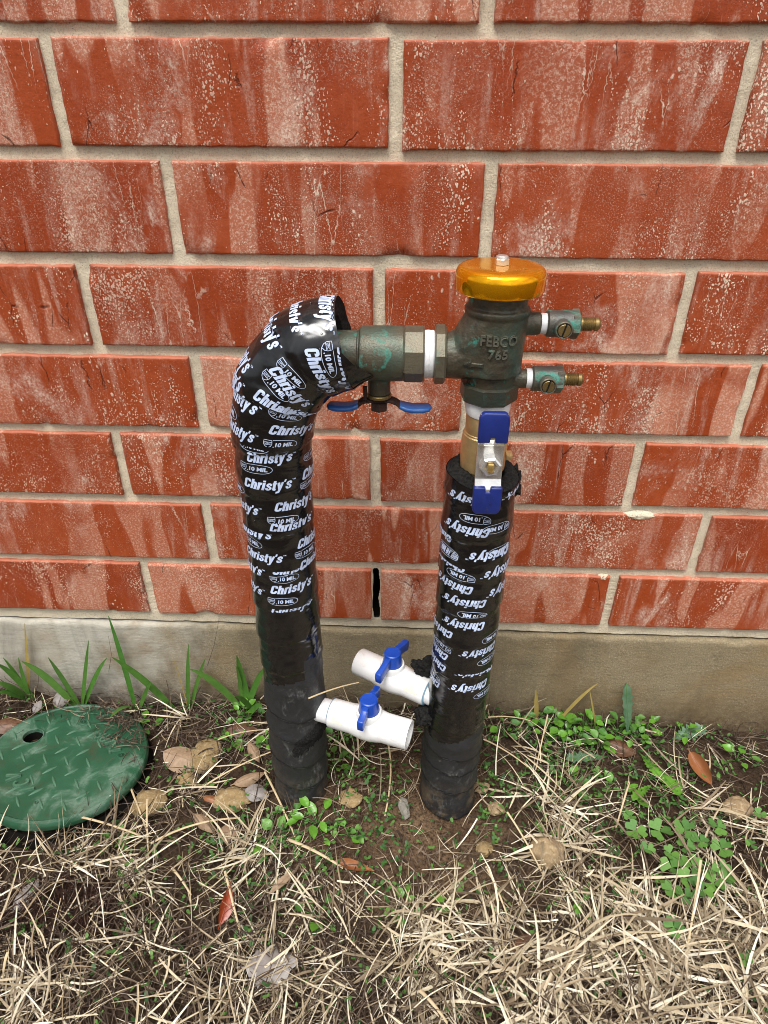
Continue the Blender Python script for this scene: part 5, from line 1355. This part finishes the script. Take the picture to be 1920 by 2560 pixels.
# ---- leaves built as curved sheets with thickness
def leaf_sheet(Ln, Wd, outline, cup=.25, curl=.2, nx=18, ny=8, teeth=0.0, thick=.00025, sd=0, heart=False):
    V = []; F = []
    for i in range(nx+1):
        t = i/nx; hw = outline(t)*Wd/2*(1+teeth*math.sin(t*nx*1.9+sd))
        for j in range(ny+1):
            u = j/ny*2-1
            x = t*Ln; y = u*hw
            z = cup*abs(u)**1.6*hw + curl*Ln*(t-.4)**2 + .06*Wd*mnoise.noise(Vector((t*4+sd, u*1.5, sd)))
            V.append((x, y, z))
    m = ny+1
    for i in range(nx):
        for j in range(ny): F.append((i*m+j, i*m+j+1, (i+1)*m+j+1, (i+1)*m+j))
    b = len(V); V += [(x, y, z-thick) for x, y, z in V]; F += [tuple(q+b for q in reversed(f)) for f in F[:]]
    return V, F
oval = lambda t: max(.02, math.sin(PI*min(1, max(0, t))**.85))**.75
lance = lambda t: max(.02, math.sin(PI*t**.8))**1.1
def dead_leaf(px, py, Ln, Wd, az, mat, label, cup=.3, curl=.5, dz=.006, tilt=(0, 0), outline=oval, teeth=0.0, sd=1):
    V, F = leaf_sheet(Ln, Wd, outline, cup, curl, teeth=teeth, sd=sd)
    V = [(x-Ln/2, y, z) for x, y, z in V]
    o = empty('dead_leaf', gpt(px, py, dz)); tag(o, label, 'leaf', 'dead leaves in the litter')
    o.rotation_euler = (tilt[0], tilt[1], az)
    mk('leaf_blade', V, F, M[mat], o, True, R_(80))
    mid = tube([(x-Ln/2, 0, curl*Ln*(x/Ln-.4)**2+.0003) for x in np.linspace(-.08*Ln, Ln*.95, 10)], .0006, 6, .4)
    mk('midrib', *mid, M[mat], o)
    return o
dead_leaf(455, 1893, .046, .030, R_(-14), 'leaf_tan', 'large cupped tan dead leaf between the lid and the left pipe', -.5, -.25, .014, (.15, .1))
dead_leaf(150, 1746, .024, .016, R_(75), 'leaf_grey', 'grey brown cupped leaf standing behind the green lid', -.5, -.3, .014, (.4, -.7), sd=3)
dead_leaf(92, 1766, .015, .010, R_(60), 'leaf_grey', 'small grey leaf behind the lid, left of the larger grey one', -.4, -.3, .010, (.4, -.6), sd=4)
dead_leaf(605, 1822, .034, .018, R_(6), 'leaf_brown', 'dark brown leaf lying left of the left pipe under thin straws', -.3, -.3, .009, (.2, 0), sd=5)
dead_leaf(634, 1878, .030, .012, R_(-55), 'leaf_tan', 'narrow curled tan leaf touching the left pipe', -.8, -.2, .010, (.2, .1), lance, sd=6)
dead_leaf(625, 1943, .036, .013, R_(28), 'leaf_tan', 'folded tan leaf bridging the pale grey leaf at the left pipe', -.9, -.3, .013, (.3, 0), lance, sd=7)
dead_leaf(642, 1978, .026, .019, R_(-10), 'leaf_grey', 'smooth pale grey leaf beside the left pipe foot', -.35, -.4, .010, (.1, .05), sd=8)
dead_leaf(508, 2052, .034, .013, R_(-35), 'leaf_tan', 'curled orange tan leaf with pointed tip left of the bright weed', -.8, -.7, .009, (.1, 0), lance, sd=9)
dead_leaf(530, 1996, .022, .009, R_(-12), 'leaf_rust', 'small pinkish brown leaf on the yellow rock', -.6, -.3, .012, (.1, 0), lance, sd=10)
dead_leaf(572, 2080, .020, .018, R_(10), 'leaf_tan', 'dull brown round leaf below the orange tan curled leaf', -.3, -.2, .006, (.1, .1), sd=11)
dead_leaf(565, 2258, .036, .013, R_(82), 'leaf_red', 'shiny russet red leaf standing in the straw', .5, -.2, .016, (.75, -.35), lance, sd=12)
dead_leaf(680, 2412, .044, .030, R_(12), 'leaf_grey', 'torn greyish brown leaf in the straw at the bottom', -.3, .3, .012, (.1, .1), teeth=.22, sd=13)
dead_leaf(1556, 1866, .034, .020, R_(-20), 'leaf_brown', 'folded dark brown leaf among the weeds right of the pipes', -.7, -.4, .012, (.3, .1), sd=14)
dead_leaf(1752, 1922, .040, .017, R_(-70), 'leaf_rust', 'curled orange brown leaf behind the clover patch', .9, .3, .012, (.5, .2), sd=15)
dead_leaf(1310, 2352, .032, .012, R_(35), 'leaf_brown', 'dark brown curled leaf half buried in the pale straw', -.7, -.4, .010, (.2, 0), lance, sd=16)
dead_leaf(65, 2235, .030, .015, R_(70), 'leaf_grey', 'grey leaf at the left above the moss patch', -.4, -.2, .010, (.2, -.1), sd=17)
dead_leaf(885, 2168, .040, .010, R_(-12), 'leaf_rust', 'thin rolled brown leaf on the bare soil below the pipes', .9, .3, .006, (.1, 0), lance, sd=18)
dead_leaf(710, 2200, .034, .0075, R_(48), 'leaf_tan', 'flat pale straw coloured blade before the bright weed', .2, -.2, .010, (.1, 0), lance, sd=19)
dead_leaf(20, 1810, .034, .020, R_(20), 'leaf_brown', 'brown leaf at the left edge behind the lid', -.4, -.3, .012, (.3, .1), sd=20)

# ---- stones
def stone(px, py, size, mat, label, sd, dz=.0, rot=0.0):
    bm = bmesh.new(); bmesh.ops.create_icosphere(bm, subdivisions=4, radius=1)
    for v in bm.verts:
        d = v.co.copy(); k = 1+.30*mnoise.noise(d*1.1+Vector((sd*3.1, sd, 0)))+.16*mnoise.noise(d*2.7+Vector((0, sd, sd)))+.10*mnoise.noise(d*5.5+Vector((sd, 0, 0)))+.05*mnoise.noise(d*13+Vector((sd, 0, 0)))
        v.co = Vector((d.x*size[0]*k, d.y*size[1]*k, d.z*size[2]*k))
    me = bpy.data.meshes.new('stone'); bm.to_mesh(me); bm.free(); me.materials.append(M[mat]); me.polygons.foreach_set('use_smooth', np.full(len(me.polygons), True))
    o = link('stone', me); o.location = gpt(px, py, size[2]*.55+dz); o.rotation_euler = (0, 0, rot); tag(o, label, 'stone', 'loose stones in the soil')
stone(1368, 2130, (.0165, .0140, .0150), 'stone_tan', 'largest pale tan stone, at the edge of the straw right of the pipes', 3, .003)
stone(1210, 2122, (.0080, .0070, .0055), 'stone_yellow', 'small yellowish stone left of the largest tan stone', 5)
stone(1240, 2022, (.0085, .0070, .0050), 'stone_tan', 'small pale stone in front of the right pipe foot', 7)
stone(1842, 2022, (.0160, .0120, .0100), 'stone_tan', 'brown tan stone at the far right beside the clover', 9)
stone(372, 2010, (.0175, .0150, .0095), 'stone_yellow', 'rough yellow stone touching the right side of the lid', 11)
stone(515, 1890, (.0170, .0200, .0080), 'stone_yellow', 'flat yellow stone under the large tan leaf', 13)
stone(470, 1950, (.0120, .0080, .0070), 'stone_yellow', 'yellow stone in front of the large tan leaf', 15)
stone(585, 1998, (.0190, .0130, .0070), 'stone_yellow', 'yellow grey stone under the pale grey leaf at the left pipe', 17)
stone(1010, 2020, (.0055, .0110, .0050), 'stone_grey', 'grey upright stone between the pipe feet', 19, .002, .3)
stone(1202, 1970, (.010, .006, .005), 'stone_tan', 'tan stone touching the right pipe foot', 23)
stone(876, 1995, (.012, .010, .004), 'stone_yellow', 'flat dusty stone in the bare soil between the pipes', 21)

# ---- small plants with leaves of their own
def simple_leaf(Ln, Wd, mat, cup=.25, outline=oval, teeth=0.0, sd=0, nx=9, ny=4):
    V, F = leaf_sheet(Ln, Wd, outline, cup, -.12, nx, ny, teeth, .0002, sd); return mesh_from('leaf', V, F, [M[mat]], True)
lf_small = [simple_leaf(.0112, .0084, 'chick', .3, sd=0), simple_leaf(.0120, .0074, 'blade', .4, sd=1), simple_leaf(.0104, .0086, 'chick', .2, sd=2), simple_leaf(.0098, .0080, 'clover', .45, sd=3)]
lf_big = [simple_leaf(.0135, .0075, 'chick', .3, sd=i+5) for i in range(3)]
def weed(px, py, n, big, label, spread=.011, height=.018, group='round leaved weeds along the footing', stemmat='clover'):
    base = gpt(px, py, 0); t = empty('weed', base); tag(t, label, 'weed', group)
    stems = []
    for i in range(n):
        a = 2.4*i+random.uniform(-.5, .5); rr = spread*math.sqrt((i+.5)/n)*random.uniform(.7, 1.2); h = height*random.uniform(.35, 1.1)*(1.1-.5*rr/spread)
        p = Vector((rr*math.cos(a), rr*math.sin(a), h)); stems.append(tube(bez((0, 0, -.002), p, 5, .002), .0005, 5))
        o = link('leaf', random.choice(big), t); o.location = p; s = random.uniform(.45, 1.25); o.scale = (s, s, s)
        o.rotation_euler = (random.uniform(-.3, .3), random.uniform(-.7, .25), a+random.uniform(-.6, .6))
    mk('stem', *join(*stems), M[stemmat], t)
wl_ = 'bright green oval leaved weed along the footing right of the pipes'
for (px, py, n) in ((1300, 1818, 9), (1345, 1800, 10), (1385, 1812, 12), (1425, 1796, 12), (1462, 1808, 14), (1478, 1836, 12), (1545, 1835, 10), (1580, 1818, 12), (1612, 1822, 9), (1405, 1845, 9), (1262, 1838, 8), (1440, 1862, 9), (1500, 1870, 9), (1365, 1848, 8), (1590, 1850, 8)):
    weed(px, py, n, lf_small, wl_, .013, .022)
weed(793, 2060, 12, lf_big, 'bright green weed with long oval leaves in front of the left pipe foot', .022, .014, 'single weeds in the soil')
weed(716, 2052, 4, lf_small, 'small weed with four leaves just left of the long leaved weed', .011, .014, 'single weeds in the soil')
weed(872, 2088, 7, lf_small, 'low weed right of the long leaved weed in front of the pipes', .012, .010, 'single weeds in the soil')
weed(612, 1790, 14, lf_small, 'low leafy weed against the footing behind the left pipe', .016, .014, 'single weeds in the soil')
weed(585, 1860, 8, lf_small, 'small weed among the dead leaves left of the left pipe', .012, .010, 'single weeds in the soil')
weed(668, 1862, 8, lf_small, 'weed hugging the left side of the left pipe', .008, .014, 'single weeds in the soil')
weed(846, 1855, 10, lf_small, 'weed on the soil below the front white drain valve', .014, .010, 'single weeds in the soil')
weed(835, 1915, 9, lf_small, 'weed at the right side of the left pipe foot', .014, .010, 'single weeds in the soil')
weed(1705, 1842, 5, lf_big, 'weed with two broad round leaves near the footing at far right', .014, .016, 'single weeds in the soil')
weed(1452, 2260, 4, lf_small, 'tiny weed in the straw below the big tan stone', .008, .016, 'single weeds in the soil')
weed(1130, 2262, 5, lf_small, 'small weed left of the straw mat at the bottom', .012, .008, 'single weeds in the soil')
weed(1012, 2262, 6, lf_small, 'small weed on bare soil before the straw mat', .012, .008, 'single weeds in the soil')
weed(792, 2290, 6, lf_small, 'small weed right of the russet leaf', .014, .008, 'single weeds in the soil')
weed(358, 1822, 9, lf_small, 'weed with round leaves touching the back right of the lid', .012, .014, 'single weeds in the soil')
weed(290, 2105, 9, lf_small, 'fine green weed in front of the lid', .012, .008, 'single weeds in the soil')
weed(690, 2100, 9, lf_small, 'cluster of small leaves between the stones and the long leaved weed', .018, .010, 'single weeds in the soil')
weed(1840, 1900, 7, lf_small, 'weed with pointed leaves at the right edge', .016, .014, 'single weeds in the soil')
weed(1365, 2095, 8, lf_small, 'little weed just above the big tan stone', .014, .008, 'single weeds in the soil')
weed(1420, 1965, 10, lf_small, 'low weed between the right pipe and the clover', .018, .008, 'single weeds in the soil')
weed(1560, 1985, 8, lf_small, 'low weed just above the clover patch', .018, .008, 'single weeds in the soil')

def toothed(label, base, tip, yb, Wd, mat='dande', teeth=.35, sd=0, ground=True, lift=.012):
    A = gpt(*base, .003); B = gpt(*tip, lift) if ground else wpt(*tip, yb)
    d = B-A; Ln = d.length
    out = lambda t: max(.04, (t**.9)*1.25*math.sin(PI*min(1, .12+t*.88))**.5)
    V, F = leaf_sheet(Ln, Wd, out, .25, -.10, 26, 6, teeth, .0003, sd)
    X = d.normalized(); Yv = Vector((0, -.5, .85)).cross(X).normalized() if not ground else Vector((0, 0, 1)).cross(X).normalized(); Zv = X.cross(Yv)
    t = empty('weed', A); tag(t, label, 'weed', 'toothed weed leaves')
    mk('leaf', [X*v[0]+Yv*v[1]+Zv*v[2] for v in V], F, M[mat], t, True, R_(80))
    mk('midrib', *tube([X*(Ln*k/8)+Zv*(-.10*Ln*(k/8-.4)**2+.0004) for k in range(9)], .0006, 6, .4), M['clover'], t)
toothed('single upright grey green leaf standing against the footing', r8(850, 340), r8(848, 25), -.010, .0150, 'dande', .14, 1, False)
toothed('flat grey green toothed leaf lying right of the round leaved weeds', r8(740, 440), r8(500, 450), 0, .0165, 'dande', .4, 2)
toothed('broad grey green toothed leaf below the footing at right', r8(1090, 350), r8(1300, 270), 0, .0230, 'dande', .3, 3)
toothed('bright green toothed leaf pointing down left of the orange brown leaf', r8(920, 420), r8(1040, 560), 0, .0150, 'chick', .35, 4)
toothed('bright green toothed leaf lying just above the clover', r8(1010, 500), r8(1150, 660), 0, .0190, 'chick', .3, 5)
toothed('narrow green toothed leaf left of the clover, low in the soil', r8(990, 600), r8(880, 680), 0, .0120, 'chick', .3, 6)

# ---- clover
def leaflet_mesh():
    V = []; F = []; n = 20
    V.append((0, 0, 0))
    for k in range(n+1):
        a = (k/n*2-1)*1.0
        r = 1.0*math.cos(a*1.05)**.35*(1-.22*math.exp(-(a/.20)**2))
        V.append((r*math.cos(a*.82), r*math.sin(a*.82), .14*abs(math.sin(a*.82))*r))
    F = [(0, k+1, k+2) for k in range(n)]
    b = len(V); V += [(x, y, z-.03) for x, y, z in V]; F += [tuple(q+b for q in reversed(f)) for f in F[:]]
    return mesh_from('leaflet', V, F, [M['clover']], True)
LFT = leaflet_mesh()
def clover(px, py, size, h, lb='green three leaved clover sprig in the patch at right among straw', grp='clover sprigs at the right'):
    base = gpt(px, py, 0); top = gpt(px, py, h)
    t = empty('clover', base); tag(t, lb, 'clover', grp)
    a0 = random.uniform(0, 2*PI); tl = random.uniform(-.25, .25)
    for i in range(3):
        o = link('leaflet', LFT, t); o.location = top-base; o.rotation_euler = (tl+random.uniform(-.3, .3), random.uniform(-.45, .2)-.05, a0+2*PI*i/3+random.uniform(-.1, .1)); s = size*random.uniform(.9, 1.08); o.scale = (s, s, s)
    mk('stem', *tube(bez((0, 0, 0), top-base, 5, 0, .003), .0006, 6), M['clover'], t)
for (x, y, s) in ((895, 870, 1.15), (1035, 870, 1.15), (860, 785, .7), (1180, 865, 1.2), (1270, 930, .85), (1390, 970, 1.05), (965, 975, .7), (1095, 1000, .85), (1105, 1080, 1.1), (1225, 1070, 1.1), (1030, 1150, .5), (1390, 1095, 1.0), (1370, 845, .95), (1190, 955, .9), (1190, 1150, 1.0), (1345, 1175, 1.0), (1285, 1215, .9), (1105, 1215, .9), (1420, 1140, .8), (1330, 1090, .7), (1180, 1245, .7), (1560, 945, .6), (1610, 770, .6)):
    clover(1200+x/2.304, 1700+y/2.304, .0112*s, random.uniform(.016, .028))
for (px, py, sz, lb) in ((1684, 2318, .0100, 'lone clover sprig in the straw just below the clover patch'), (1862, 2399, .0070, 'small lone clover sprig near the lower right corner')):
    clover(px, py, sz, .02, lb, None)
